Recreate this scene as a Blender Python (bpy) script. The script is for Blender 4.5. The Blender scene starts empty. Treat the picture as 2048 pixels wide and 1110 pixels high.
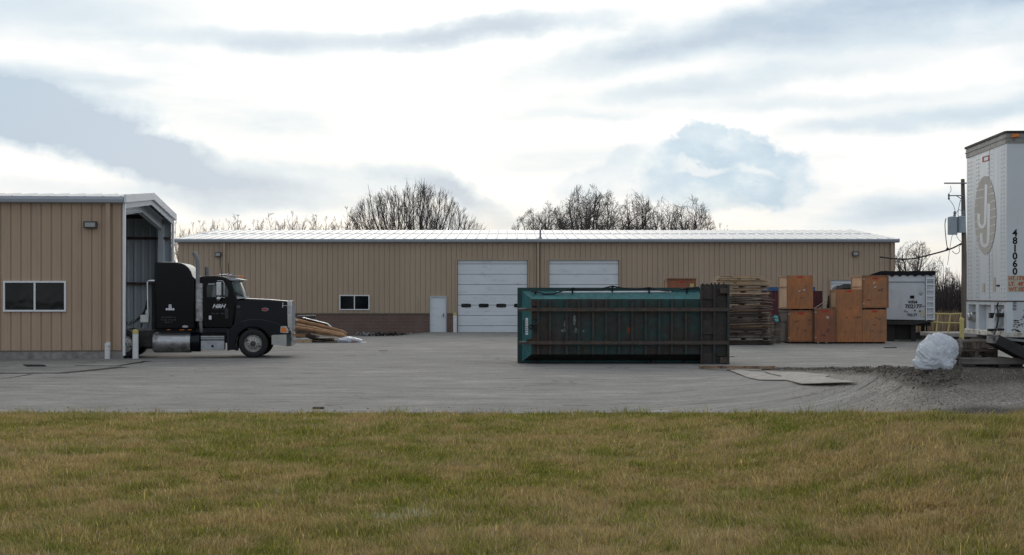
import bpy, math, random
import numpy as np
from mathutils import Vector, Matrix
R = math.radians
random.seed(7); rng = np.random.default_rng(11)
scene = bpy.context.scene
COL = scene.collection
F = 3000.0; HZ = 590.0; CX = 1024.0; CH = 2.2

def W(px, py, d):                      # measurement on the photograph -> metres at distance d
    return Vector(((px-CX)*d/F, d, CH-(py-HZ)*d/F))
def X(px, d): return (px-CX)*d/F
def Z(py, d): return CH-(py-HZ)*d/F

# ------------------------------------------------------------------ noise
_T = rng.random((256, 256))
def vn(x, y):
    x = np.asarray(x, float); y = np.asarray(y, float)
    xi = np.floor(x).astype(int); yi = np.floor(y).astype(int)
    fx = x-xi; fy = y-yi; fx = fx*fx*(3-2*fx); fy = fy*fy*(3-2*fy)
    g = lambda a, b: _T[a % 256, b % 256]
    return (g(xi, yi)*(1-fx)+g(xi+1, yi)*fx)*(1-fy)+(g(xi, yi+1)*(1-fx)+g(xi+1, yi+1)*fx)*fy
def fbm(x, y, o=4):
    s = 0; a = .5; n = 0
    for k in range(o):
        s = s+a*vn(x*2**k+17*k, y*2**k+31*k); n += a; a *= .5
    return s/n
def sst(a, b, x):
    t = np.clip((np.asarray(x, float)-a)/(b-a), 0, 1); return t*t*(3-2*t)

# ------------------------------------------------------------------ terrain
def dG_q(q): return 27.7-8.2*sst(226, 926, q)
def dC_q(q): return 44.6-23.0*sst(430, 860, q)
def gz(x, y):
    """height of the yard and lawn: level, with a gravel rise at the right near the box trailer"""
    x = np.asarray(x, float); y = np.asarray(y, float)
    yy = np.maximum(y, 4.0)
    q = np.clip(x/yy*3000, -1500, 1130)
    dg = dG_q(q); dc = dC_q(q)
    zg = CH-.07933*dg; zc = np.maximum(CH-.04933*dc, 0)
    zg = np.where(q < 226, 0, zg)
    t = np.clip((yy-dg)/(dc-dg), 0, 1)
    mid = zg+(zc-zg)*t
    z = np.where(yy < dg, zg*(1-sst(0, 9.0, dg-yy)), mid)
    z = np.where(yy > dc, zc*(1-sst(0.6, 7.5, yy-dc)), z)
    z = z*(1-sst(10.0, 16.0, x)*sst(24.5, 27, y))*(1-.62*sst(9.5, 13.5, x))
    z = z-.2*sst(79, 86, y)*(1-sst(-7.5, -4.5, x))
    # loose dirt thrown up along the edge of the rise
    rid = np.exp(-((yy-dc)/1.1)**2)*sst(470, 560, q)*(1-sst(900, 960, q))
    z = z+rid*(.09*(fbm(x*1.7, y*.8)-.45)+.03*(fbm(x*6, y*6, 2)-.5))
    up = sst(430, 700, q)*sst(0, 1.5, yy-dg)*(1-sst(-3, 0, yy-dc))
    z = z+up*.05*(fbm(x*.9+3, y*1.6, 3)-.5)
    return z
def gzf(x, y): return float(gz(x, y))
_gx = np.linspace(-80, 80, 1601)
_gy = np.full_like(_gx, 27.7)
for _ in range(60): _gy = .5*_gy+.5*dG_q(np.clip(_gx/_gy*3000, -1500, 1130))
def edgeG(x): return np.interp(x, _gx, _gy)

# ------------------------------------------------------------------ materials
def mk(name):
    m = bpy.data.materials.new(name); m.use_nodes = True
    nt = m.node_tree; b = nt.nodes['Principled BSDF']
    return m, nt, b
def N(nt, t, **k):
    n = nt.nodes.new(t)
    for a, v in k.items(): setattr(n, a, v)
    return n
def L(nt, a, b): nt.links.new(a, b)
def coords(nt, scale=(1, 1, 1), kind='Object'):
    tc = N(nt, 'ShaderNodeTexCoord'); mp = N(nt, 'ShaderNodeMapping')
    mp.inputs['Scale'].default_value = scale
    L(nt, tc.outputs[kind], mp.inputs['Vector']); return mp.outputs['Vector']
def noise(nt, vec, scale, detail=4, rough=.6):
    n = N(nt, 'ShaderNodeTexNoise'); n.inputs['Scale'].default_value = scale
    n.inputs['Detail'].default_value = detail; n.inputs['Roughness'].default_value = rough
    L(nt, vec, n.inputs['Vector']); return n.outputs['Fac']
def ramp(nt, fac, stops):
    r = N(nt, 'ShaderNodeValToRGB'); e = r.color_ramp.elements
    while len(e) < len(stops): e.new(.5)
    for i, (p, c) in enumerate(stops):
        e[i].position = p; e[i].color = (*c, 1) if len(c) == 3 else c
    L(nt, fac, r.inputs['Fac']); return r.outputs['Color']
def mixc(nt, fac, a, b, mode='MIX'):
    m = N(nt, 'ShaderNodeMix', data_type='RGBA', blend_type=mode)
    for s, v in ((m.inputs[0], fac), (m.inputs[6], a), (m.inputs[7], b)):
        if hasattr(v, 'is_output'): L(nt, v, s)
        elif isinstance(v, (int, float)): s.default_value = v
        else: s.default_value = (*v, 1)
    return m.outputs[2]
def mth(nt, op, a, b=None, c=None, clamp=False):
    m = N(nt, 'ShaderNodeMath', operation=op, use_clamp=clamp)
    for i, v in enumerate((a, b, c)):
        if v is None: continue
        if hasattr(v, 'is_output'): L(nt, v, m.inputs[i])
        else: m.inputs[i].default_value = v
    return m.outputs[0]
def bump(nt, b, h, strength=.3, dist=.01):
    n = N(nt, 'ShaderNodeBump'); n.inputs['Strength'].default_value = strength
    n.inputs['Distance'].default_value = dist
    L(nt, h, n.inputs['Height']); L(nt, n.outputs['Normal'], b.inputs['Normal'])
def mat(name, c, rough=.6, metal=0, var=.25, scale=3, stretch=(1, 1, 1), bmp=0, dirt=None, dirt_at=.6, dscale=2, dstretch=(1, 1, 1), spec=.5, coat=0):
    """paint, wood, metal ... : base colour wandering by VAR, with optional patches of DIRT colour"""
    m, nt, b = mk(name)
    n = noise(nt, coords(nt, stretch), scale, 5)
    lo = tuple(v*(1-var) for v in c); hi = tuple(min(1, v*(1+var)) for v in c)
    col = ramp(nt, n, [(.3, lo), (.7, hi)])
    if dirt:
        dn = noise(nt, coords(nt, dstretch), dscale, 6, .7)
        f = ramp(nt, dn, [(dirt_at-.07, (0, 0, 0)), (dirt_at+.1, (1, 1, 1))])
        col = mixc(nt, f, col, dirt)
    L(nt, col, b.inputs['Base Color'])
    b.inputs['Roughness'].default_value = rough; b.inputs['Metallic'].default_value = metal
    b.inputs['Specular IOR Level'].default_value = spec; b.inputs['Coat Weight'].default_value = coat
    if bmp: bump(nt, b, n, bmp)
    return m

M = {}
M['tan'] = mat('tan_metal_siding', (.40, .305, .215), .55, var=.07, scale=.6, stretch=(1, 1, .35), dirt=(.30, .235, .17), dirt_at=.66, dscale=.8, dstretch=(2, 2, .3))
M['tan2'] = mat('tan_metal_siding_weathered', (.42, .30, .205), .55, var=.09, scale=.6, stretch=(1, 1, .35), dirt=(.33, .25, .18), dirt_at=.62, dscale=.9, dstretch=(2, 2, .3))
M['liner'] = mat('pale_blue_liner_panel', (.42, .47, .50), .6, var=.15, scale=1.2, stretch=(1, 1, .3))
M['roof'] = mat('white_metal_roof', (.62, .62, .605), .45, var=.08, scale=1.5, dirt=(.5, .5, .49), dirt_at=.68, dscale=.7)
M['trim'] = mat('grey_white_trim', (.50, .54, .58), .45, var=.08, scale=2, dirt=(.36, .38, .40), dirt_at=.68, dscale=2)
M['gutter'] = mat('grey_gutter', (.36, .39, .43), .45, var=.08, scale=1)
M['white'] = mat('white_paint', (.74, .75, .76), .45, var=.05, scale=2)
M['garage'] = mat('white_sectional_door', (.66, .695, .72), .5, var=.05, scale=.7, dirt=(.48, .52, .56), dirt_at=.62, dscale=.9, dstretch=(1, 1, 3))
M['seam'] = mat('dark_seam', (.12, .13, .14), .7, var=.2)
M['slit'] = mat('panel_gap_dark_rubber', (.15, .12, .09), .8, var=.2)  # dark brown for thin joints and flashings
M['concrete'] = mat('concrete_plinth', (.26, .24, .22), .85, var=.25, scale=4, bmp=.2, dirt=(.14, .12, .10), dirt_at=.58, dscale=1.5)
M['steel'] = mat('grey_steel', (.20, .21, .22), .5, .3, var=.2)
M['redsteel'] = mat('red_oxide_girt', (.07, .035, .03), .7, var=.3)
M['lamp_body'] = mat('bronze_lamp_body', (.05, .045, .04), .5, var=.2)
M['lamp_lens'] = mat('lamp_lens', (.30, .31, .30), .25, var=.2, scale=20)
M['dark'] = mat('dark_rubber', (.011, .011, .012), .8, var=.4, scale=6)
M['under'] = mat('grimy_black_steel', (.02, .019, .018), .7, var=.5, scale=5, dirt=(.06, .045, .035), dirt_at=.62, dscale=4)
M['black'] = mat('black_truck_paint', (.0025, .003, .0045), .16, var=.25, scale=2, spec=.2, dirt=(.007, .007, .007), dirt_at=.64, dscale=1.6)
M['navy'] = mat('dark_blue_black_paint', (.004, .0065, .011), .25, var=.25, scale=2, spec=.25, dirt=(.018, .017, .016), dirt_at=.62, dscale=2)
M['chrome'] = mat('chrome', (.50, .51, .53), .16, 1, var=.12, scale=3)
M['alu'] = mat('dull_aluminium', (.42, .42, .42), .42, .85, var=.25, scale=3, stretch=(1, 1, 4), dirt=(.16, .14, .12), dirt_at=.57, dscale=2.5)
M['rim'] = mat('dusty_wheel_rim', (.42, .41, .38), .5, .5, var=.2, scale=8, dirt=(.2, .18, .15), dirt_at=.6, dscale=6)
M['silver'] = mat('brushed_silver', (.38, .39, .41), .4, .7, var=.2, scale=5)
M['amber'] = mat('amber_lens', (.75, .20, .02), .25, var=.15, scale=8)
M['redlens'] = mat('red_lens', (.35, .02, .02), .3, var=.1)
M['yellow'] = mat('yellow_paint', (.46, .38, .13), .6, var=.15, scale=6, dirt=(.35, .27, .12), dirt_at=.62, dscale=6)
M['bollard'] = mat('white_bollard_paint', (.66, .67, .66), .6, var=.08, scale=3, dirt=(.40, .38, .34), dirt_at=.62, dscale=4)
M['clothwhite'] = mat('white_plastic_jug', (.6, .6, .56), .5, var=.1)
M['letters'] = mat('white_vinyl_letter', (.68, .68, .72), .5, var=.05)
M['letters_dim'] = mat('faded_grey_letter', (.035, .04, .045), .6, var=.2)
M['ink'] = mat('black_vinyl_letter', (.010, .010, .012), .7, var=.1, spec=.15)
M['inkred'] = mat('red_orange_letter', (.50, .075, .03), .6, var=.15, scale=9)
M['plate'] = mat('faded_tan_placard', (.48, .46, .36), .7, var=.2, scale=8)
M['cardboard'] = mat('cardboard', (.31, .165, .08), .8, var=.3, scale=3, stretch=(1, 1, 3), dirt=(.45, .30, .18), dirt_at=.6, dscale=2)
M['cardpale'] = mat('pale_cardboard', (.40, .25, .13), .8, var=.3, scale=4, stretch=(1, 1, 3), dirt=(.22, .13, .07), dirt_at=.58, dscale=3)
M['carddark'] = mat('dark_cardboard', (.24, .125, .055), .8, var=.35, scale=4, stretch=(1, 1, 3), dirt=(.12, .07, .04), dirt_at=.58, dscale=3)
M['pine'] = mat('pale_pine', (.50, .36, .22), .75, var=.25, scale=4, stretch=(.4, 4, 4), dirt=(.28, .2, .13), dirt_at=.6, dscale=4)
M['greywood'] = mat('weathered_grey_board', (.19, .155, .125), .85, var=.5, scale=3, stretch=(.4, 4, 6), dirt=(.045, .036, .03), dirt_at=.52, dscale=2.5)
M['oldwood'] = mat('brown_board', (.27, .175, .11), .85, var=.45, scale=3, stretch=(.4, 4, 6), dirt=(.07, .05, .04), dirt_at=.56, dscale=2.5)
M['darkwood'] = mat('dark_board', (.085, .065, .052), .85, var=.5, scale=3, stretch=(.4, 4, 6), dirt=(.17, .13, .10), dirt_at=.64, dscale=2.5)  # dark brown boards, low in the pile and in the pallets
M['timber'] = mat('grey_timber', (.15, .135, .12), .85, var=.4, scale=6, stretch=(.3, 3, 5), bmp=.4, dirt=(.06, .05, .045), dirt_at=.6, dscale=5)
M['tarp'] = mat('black_tarp', (.010, .011, .014), .75, var=.3, scale=3, spec=.2)
M['trailer'] = mat('grey_white_trailer', (.50, .53, .56), .5, var=.1, scale=1.2, dirt=(.33, .32, .30), dirt_at=.6, dscale=1.1, dstretch=(1, 1, .5))
M['boxtrailer'] = mat('white_box_trailer_skin', (.60, .635, .67), .28, .1, var=.06, scale=1.2, dirt=(.46, .47, .47), dirt_at=.64, dscale=2, dstretch=(1, 1, .25))
M['rusty'] = mat('rusty_white_sill', (.52, .50, .45), .65, var=.15, scale=5, dirt=(.13, .065, .03), dirt_at=.56, dscale=7, dstretch=(1, 1, 1.5))
M['rust'] = mat('rust', (.05, .028, .018), .85, var=.4, scale=9)
M['rail'] = mat('grey_trailer_rail', (.27, .26, .25), .5, .4, var=.2, scale=6, dirt=(.12, .1, .09), dirt_at=.6, dscale=5)
M['logo'] = mat('faded_tan_logo_ink', (.40, .37, .33), .55, var=.06, scale=4)
M['rivet'] = mat('rivet', (.25, .27, .30), .5, .4, var=.1)
M['transformer'] = mat('grey_enamel', (.30, .35, .38), .45, var=.1, scale=4)
M['pole'] = mat('brown_pole_wood', (.145, .115, .095), .9, var=.35, scale=3, stretch=(3, 3, .2))
M['wire'] = mat('black_cable', (.015, .015, .015), .6, var=.1)
M['maroon'] = mat('maroon_paint', (.085, .018, .025), .6, var=.3, scale=2)
M['blue'] = mat('blue_paint', (.02, .09, .22), .5, var=.3, scale=3)
M['bark'] = mat('grey_brown_bark', (.09, .08, .075), .9, var=.3, scale=5)
M['bark_pale'] = mat('pale_bark', (.16, .14, .125), .9, var=.25, scale=5)
M['plasticblue'] = mat('teal_scrap', (.1, .4, .42), .5, var=.2)

nt = M['boxtrailer'].node_tree; bump(nt, nt.nodes['Principled BSDF'], noise(nt, coords(nt, (1, 2.6, .45)), 1.6, 2, .4), .5, .05)
# brick
m, nt, b = mk('brown_brick'); v = coords(nt)
sx = N(nt, 'ShaderNodeSeparateXYZ'); L(nt, v, sx.inputs[0]); cb = N(nt, 'ShaderNodeCombineXYZ')
L(nt, sx.outputs[0], cb.inputs[0]); L(nt, sx.outputs[2], cb.inputs[1])
br = N(nt, 'ShaderNodeTexBrick'); L(nt, cb.outputs[0], br.inputs['Vector'])
for k, val in (('Scale', 1), ('Brick Width', .24), ('Row Height', .085), ('Mortar Size', .011), ('Bias', -.1)): br.inputs[k].default_value = val
br.inputs['Color1'].default_value = (.13, .063, .045, 1); br.inputs['Color2'].default_value = (.085, .047, .038, 1); br.inputs['Mortar'].default_value = (.20, .165, .135, 1)
n = noise(nt, v, 1.3, 4)
col = mixc(nt, ramp(nt, n, [(.4, (0, 0, 0)), (.75, (.75, .75, .75))]), br.outputs['Color'], (.17, .125, .1))
L(nt, col, b.inputs['Base Color']); b.inputs['Roughness'].default_value = .85
bump(nt, b, br.outputs['Fac'], .4, -.01); M['brick'] = m

# glass that mirrors the yard
m, nt, b = mk('window_glass')
n = noise(nt, coords(nt), 1.2, 2)
L(nt, ramp(nt, n, [(.35, (.006, .008, .009)), (.7, (.018, .02, .021))]), b.inputs['Base Color'])
b.inputs['Roughness'].default_value = .05; b.inputs['Specular IOR Level'].default_value = .3; bump(nt, b, n, .15, .03); M['glass'] = m
m, nt, b = mk('reflection_painted_glass'); b.inputs['Base Color'].default_value = (.14, .19, .18, 1); b.inputs['Roughness'].default_value = .05  # reflected sky and wall are put into the glass colour
n = noise(nt, coords(nt), 2, 2); L(nt, ramp(nt, n, [(.35, (.07, .10, .10)), (.7, (.17, .22, .21))]), b.inputs['Base Color']); M['tint'] = m
m, nt, b = mk('dark_cab_glass'); b.inputs['Roughness'].default_value = .08
n = noise(nt, coords(nt), 2, 2); L(nt, ramp(nt, n, [(.35, (.012, .02, .018)), (.7, (.03, .045, .04))]), b.inputs['Base Color']); M['cabglass'] = m

# plywood crates
def crate_mat(name, c, var, dk):
    m, nt, b = mk(name)
    g = noise(nt, coords(nt, (5, 5, .6)), 4, 6, .7); h = noise(nt, coords(nt), 1.1, 4)
    col = ramp(nt, g, [(.3, tuple(x*(1-var) for x in c)), (.7, tuple(x*(1+var) for x in c))])
    col = mixc(nt, ramp(nt, h, [(.42, (0, 0, 0)), (.66, (.85, .85, .85))]), col, dk)
    sp = noise(nt, coords(nt), 9, 3)
    col = mixc(nt, ramp(nt, sp, [(.70, (0, 0, 0)), (.74, (.8, .8, .8))]), col, (.09, .045, .025))
    L(nt, col, b.inputs['Base Color']); b.inputs['Roughness'].default_value = .75; bump(nt, b, g, .15); return m
M['crate'] = crate_mat('orange_plywood', (.40, .155, .056), .28, (.25, .125, .065))
M['crate_b'] = crate_mat('brown_plywood', (.37, .155, .062), .25, (.21, .125, .075))
M['crate_red'] = crate_mat('reddish_plywood', (.30, .10, .045), .25, (.16, .085, .055))
M['crate_frame'] = crate_mat('dark_plywood_frame', (.24, .105, .05), .25, (.13, .08, .05))
M['crate_side'] = crate_mat('pale_plywood_side', (.50, .32, .18), .15, (.38, .26, .17))
M['crate_dark'] = crate_mat('dark_plywood', (.085, .065, .05), .3, (.055, .045, .038))  # darker plywood for the left sides of some crates
M['crate_edge'] = crate_mat('batten_pine', (.34, .19, .10), .2, (.22, .13, .08))
M['redmark'] = mat('red_stencil', (.42, .035, .025), .7, var=.2, scale=12)
M['darkmark'] = mat('dark_stencil', (.09, .05, .035), .8, var=.3, scale=14)
M['whitemark'] = mat('paper_label', (.6, .6, .58), .7, var=.1)

# container skins
def tub(name, teal, rust, lo, hi, sc=1.1):
    m, nt, b = mk(name)
    a = noise(nt, coords(nt, (1, 1, .7)), sc, 6, .65); c = noise(nt, coords(nt, (4, 1, 1)), 3.2, 5, .7)
    f = mth(nt, 'ADD', mth(nt, 'MULTIPLY', a, .7), mth(nt, 'MULTIPLY', c, .3))
    k = noise(nt, coords(nt), 6, 4)
    tc = ramp(nt, k, [(.3, tuple(x*.7 for x in teal)), (.7, tuple(x*1.3 for x in teal))])
    rc = ramp(nt, k, [(.3, tuple(x*.5 for x in rust)), (.7, tuple(x*1.4 for x in rust))])
    L(nt, mixc(nt, ramp(nt, f, [(lo, (0, 0, 0)), (hi, (1, 1, 1))]), tc, rc), b.inputs['Base Color'])
    b.inputs['Roughness'].default_value = .6; bump(nt, b, k, .15); return m
M['teal_floor'] = tub('green_floor_with_rust', (.009, .052, .048), (.038, .026, .018), .41, .55)
M['teal'] = tub('green_container_paint', (.024, .125, .128), (.028, .085, .085), .55, .75, .8)
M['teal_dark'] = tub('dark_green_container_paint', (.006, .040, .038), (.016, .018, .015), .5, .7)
M['teal_rib'] = tub('rusty_green_rib', (.015, .038, .034), (.040, .027, .019), .40, .58, 2.2)
M['post_rust'] = tub('rusty_brown_post', (.012, .034, .030), (.036, .026, .020), .36, .50, 1.6)
M['rail_rust'] = tub('rusty_rail', (.045, .042, .036), (.075, .045, .027), .38, .6, 3)
M['scrape'] = mat('bare_scraped_metal', (.30, .31, .30), .5, .3, var=.5, scale=30, dirt=(.03, .06, .055), dirt_at=.48, dscale=14)
M['orange_rust'] = mat('fresh_orange_rust', (.26, .05, .015), .8, var=.4, scale=10)

# bag
m, nt, b = mk('white_translucent_plastic'); b.inputs['Base Color'].default_value = (.72, .74, .78, 1)
b.inputs['Roughness'].default_value = .3; b.inputs['Subsurface Weight'].default_value = .2
b.inputs['Subsurface Radius'].default_value = (.05, .05, .05)
n = noise(nt, coords(nt), 9, 5, .6); bump(nt, b, n, .35, .02)
L(nt, ramp(nt, noise(nt, coords(nt), 5, 3), [(.35, (.60, .64, .70)), (.65, (.82, .83, .86))]), b.inputs['Base Color'])
t_ = N(nt, 'ShaderNodeBsdfTranslucent'); t_.inputs['Color'].default_value = (.7, .74, .8, 1); mx_ = N(nt, 'ShaderNodeMixShader'); mx_.inputs[0].default_value = .35
L(nt, b.outputs[0], mx_.inputs[1]); L(nt, t_.outputs[0], mx_.inputs[2]); L(nt, mx_.outputs[0], nt.nodes['Material Output'].inputs['Surface']); M['bag'] = m

# yard surface: worn asphalt with pale drag marks, gravel to the right
m, nt, b = mk('worn_yard_asphalt')
tc = N(nt, 'ShaderNodeTexCoord'); P = tc.outputs['Object']
mp = N(nt, 'ShaderNodeMapping'); L(nt, P, mp.inputs[0]); mp.inputs['Scale'].default_value = (.30, .8, 1); mp.inputs['Rotation'].default_value = (0, 0, R(4))
n1 = noise(nt, mp.outputs[0], 1.0, 7, .72)
mp2 = N(nt, 'ShaderNodeMapping'); L(nt, P, mp2.inputs[0]); mp2.inputs['Scale'].default_value = (.8, 2.2, 1); mp2.inputs['Rotation'].default_value = (0, 0, R(-5))
n2 = noise(nt, mp2.outputs[0], 1.3, 6, .7)
n3 = noise(nt, P, 9, 6, .85); n4 = noise(nt, P, .13, 3)
f = mth(nt, 'ADD', mth(nt, 'MULTIPLY', n1, .5), mth(nt, 'MULTIPLY', n2, .5))
col = ramp(nt, f, [(.37, (.085, .084, .082)), (.45, (.17, .168, .163)), (.54, (.225, .221, .212)), (.63, (.34, .332, .316))])
col = mixc(nt, ramp(nt, n4, [(.4, (0, 0, 0)), (.65, (.5, .5, .5))]), col, (.17, .168, .165))
col = mixc(nt, .55, col, ramp(nt, n3, [(.3, (.15, .15, .15)), (.7, (.85, .85, .85))]), 'OVERLAY')
vor = N(nt, 'ShaderNodeTexVoronoi'); vor.inputs['Scale'].default_value = 30; L(nt, P, vor.inputs['Vector'])
grv = ramp(nt, vor.outputs['Color'], [(.1, (.17, .16, .145)), (.5, (.25, .238, .22)), (.9, (.38, .36, .335))])
grv = mixc(nt, ramp(nt, n1, [(.4, (0, 0, 0)), (.62, (.55, .55, .55))]), grv, (.14, .125, .11))
grv = mixc(nt, ramp(nt, n3, [(.38, (.5, .5, .5)), (.52, (0, 0, 0))]), grv, (.09, .08, .07))
at = N(nt, 'ShaderNodeAttribute', attribute_name='gravel')
gm = mth(nt, 'ADD', at.outputs['Fac'], mth(nt, 'MULTIPLY', mth(nt, 'SUBTRACT', n1, .5), .9))
gmask = ramp(nt, gm, [(.4, (0, 0, 0)), (.62, (1, 1, 1))])
col = mixc(nt, gmask, col, grv)
at2 = N(nt, 'ShaderNodeAttribute', attribute_name='dirt')
dm = ramp(nt, mth(nt, 'ADD', at2.outputs['Fac'], mth(nt, 'MULTIPLY', mth(nt, 'SUBTRACT', n3, .5), .8)), [(.35, (0, 0, 0)), (.6, (1, 1, 1))])
col = mixc(nt, dm, col, ramp(nt, n3, [(.3, (.03, .025, .021)), (.7, (.10, .088, .075))]))
vc = N(nt, 'ShaderNodeTexVoronoi', feature='DISTANCE_TO_EDGE'); vc.inputs['Scale'].default_value = .13
nz = N(nt, 'ShaderNodeTexNoise'); nz.inputs['Scale'].default_value = .5; nz.inputs['Detail'].default_value = 5; L(nt, P, nz.inputs['Vector'])
sc_ = N(nt, 'ShaderNodeVectorMath', operation='SCALE'); L(nt, nz.outputs['Color'], sc_.inputs[0]); sc_.inputs['Scale'].default_value = 4
ad_ = N(nt, 'ShaderNodeVectorMath', operation='ADD'); L(nt, P, ad_.inputs[0]); L(nt, sc_.outputs[0], ad_.inputs[1]); L(nt, ad_.outputs[0], vc.inputs['Vector'])
ck = mth(nt, 'MULTIPLY', ramp(nt, vc.outputs['Distance'], [(0, (1, 1, 1)), (.010, (0, 0, 0))]), ramp(nt, n4, [(.45, (0, 0, 0)), (.56, (.8, .8, .8))]))
col = mixc(nt, mth(nt, 'MULTIPLY', ck, mth(nt, 'SUBTRACT', 1.0, gmask)), col, (.06, .058, .055))
st_ = noise(nt, P, .45, 6, .75); col = mixc(nt, ramp(nt, st_, [(.55, (0, 0, 0)), (.68, (.55, .55, .55))]), col, (.12, .116, .11))
col = mixc(nt, 1.0, col, (.96, .93, .88), 'MULTIPLY')
L(nt, col, b.inputs['Base Color']); b.inputs['Roughness'].default_value = .85; b.inputs['Specular IOR Level'].default_value = .3
bump(nt, b, n3, .5, .02); M['yard'] = m

m, nt, b = mk('turf_soil'); n = noise(nt, coords(nt), 3, 5)
L(nt, ramp(nt, n, [(.3, (.075, .075, .022)), (.55, (.13, .115, .04)), (.75, (.20, .16, .07))]), b.inputs['Base Color']); b.inputs['Roughness'].default_value = .95; M['soil'] = m
m, nt, b = mk('dry_field'); n = noise(nt, coords(nt), .3, 6)
L(nt, ramp(nt, n, [(.3, (.12, .11, .05)), (.55, (.19, .15, .08)), (.75, (.27, .2, .12))]), b.inputs['Base Color']); b.inputs['Roughness'].default_value = .95; M['field'] = m
def attr_mat(name, rough=.7, trans=0):
    m, nt, b = mk(name); a = N(nt, 'ShaderNodeAttribute', attribute_name='tint')
    L(nt, a.outputs['Color'], b.inputs['Base Color']); b.inputs['Roughness'].default_value = rough
    b.inputs['Specular IOR Level'].default_value = .2
    if trans:
        t = N(nt, 'ShaderNodeBsdfTranslucent'); mx = N(nt, 'ShaderNodeMixShader'); mx.inputs[0].default_value = trans
        L(nt, a.outputs['Color'], t.inputs['Color']); out = nt.nodes['Material Output']
        L(nt, b.outputs[0], mx.inputs[1]); L(nt, t.outputs[0], mx.inputs[2]); L(nt, mx.outputs[0], out.inputs['Surface'])
    return m
M['grass'] = attr_mat('grass_blades', .8, .45); M['stone'] = attr_mat('loose_stone', .9)

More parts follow.
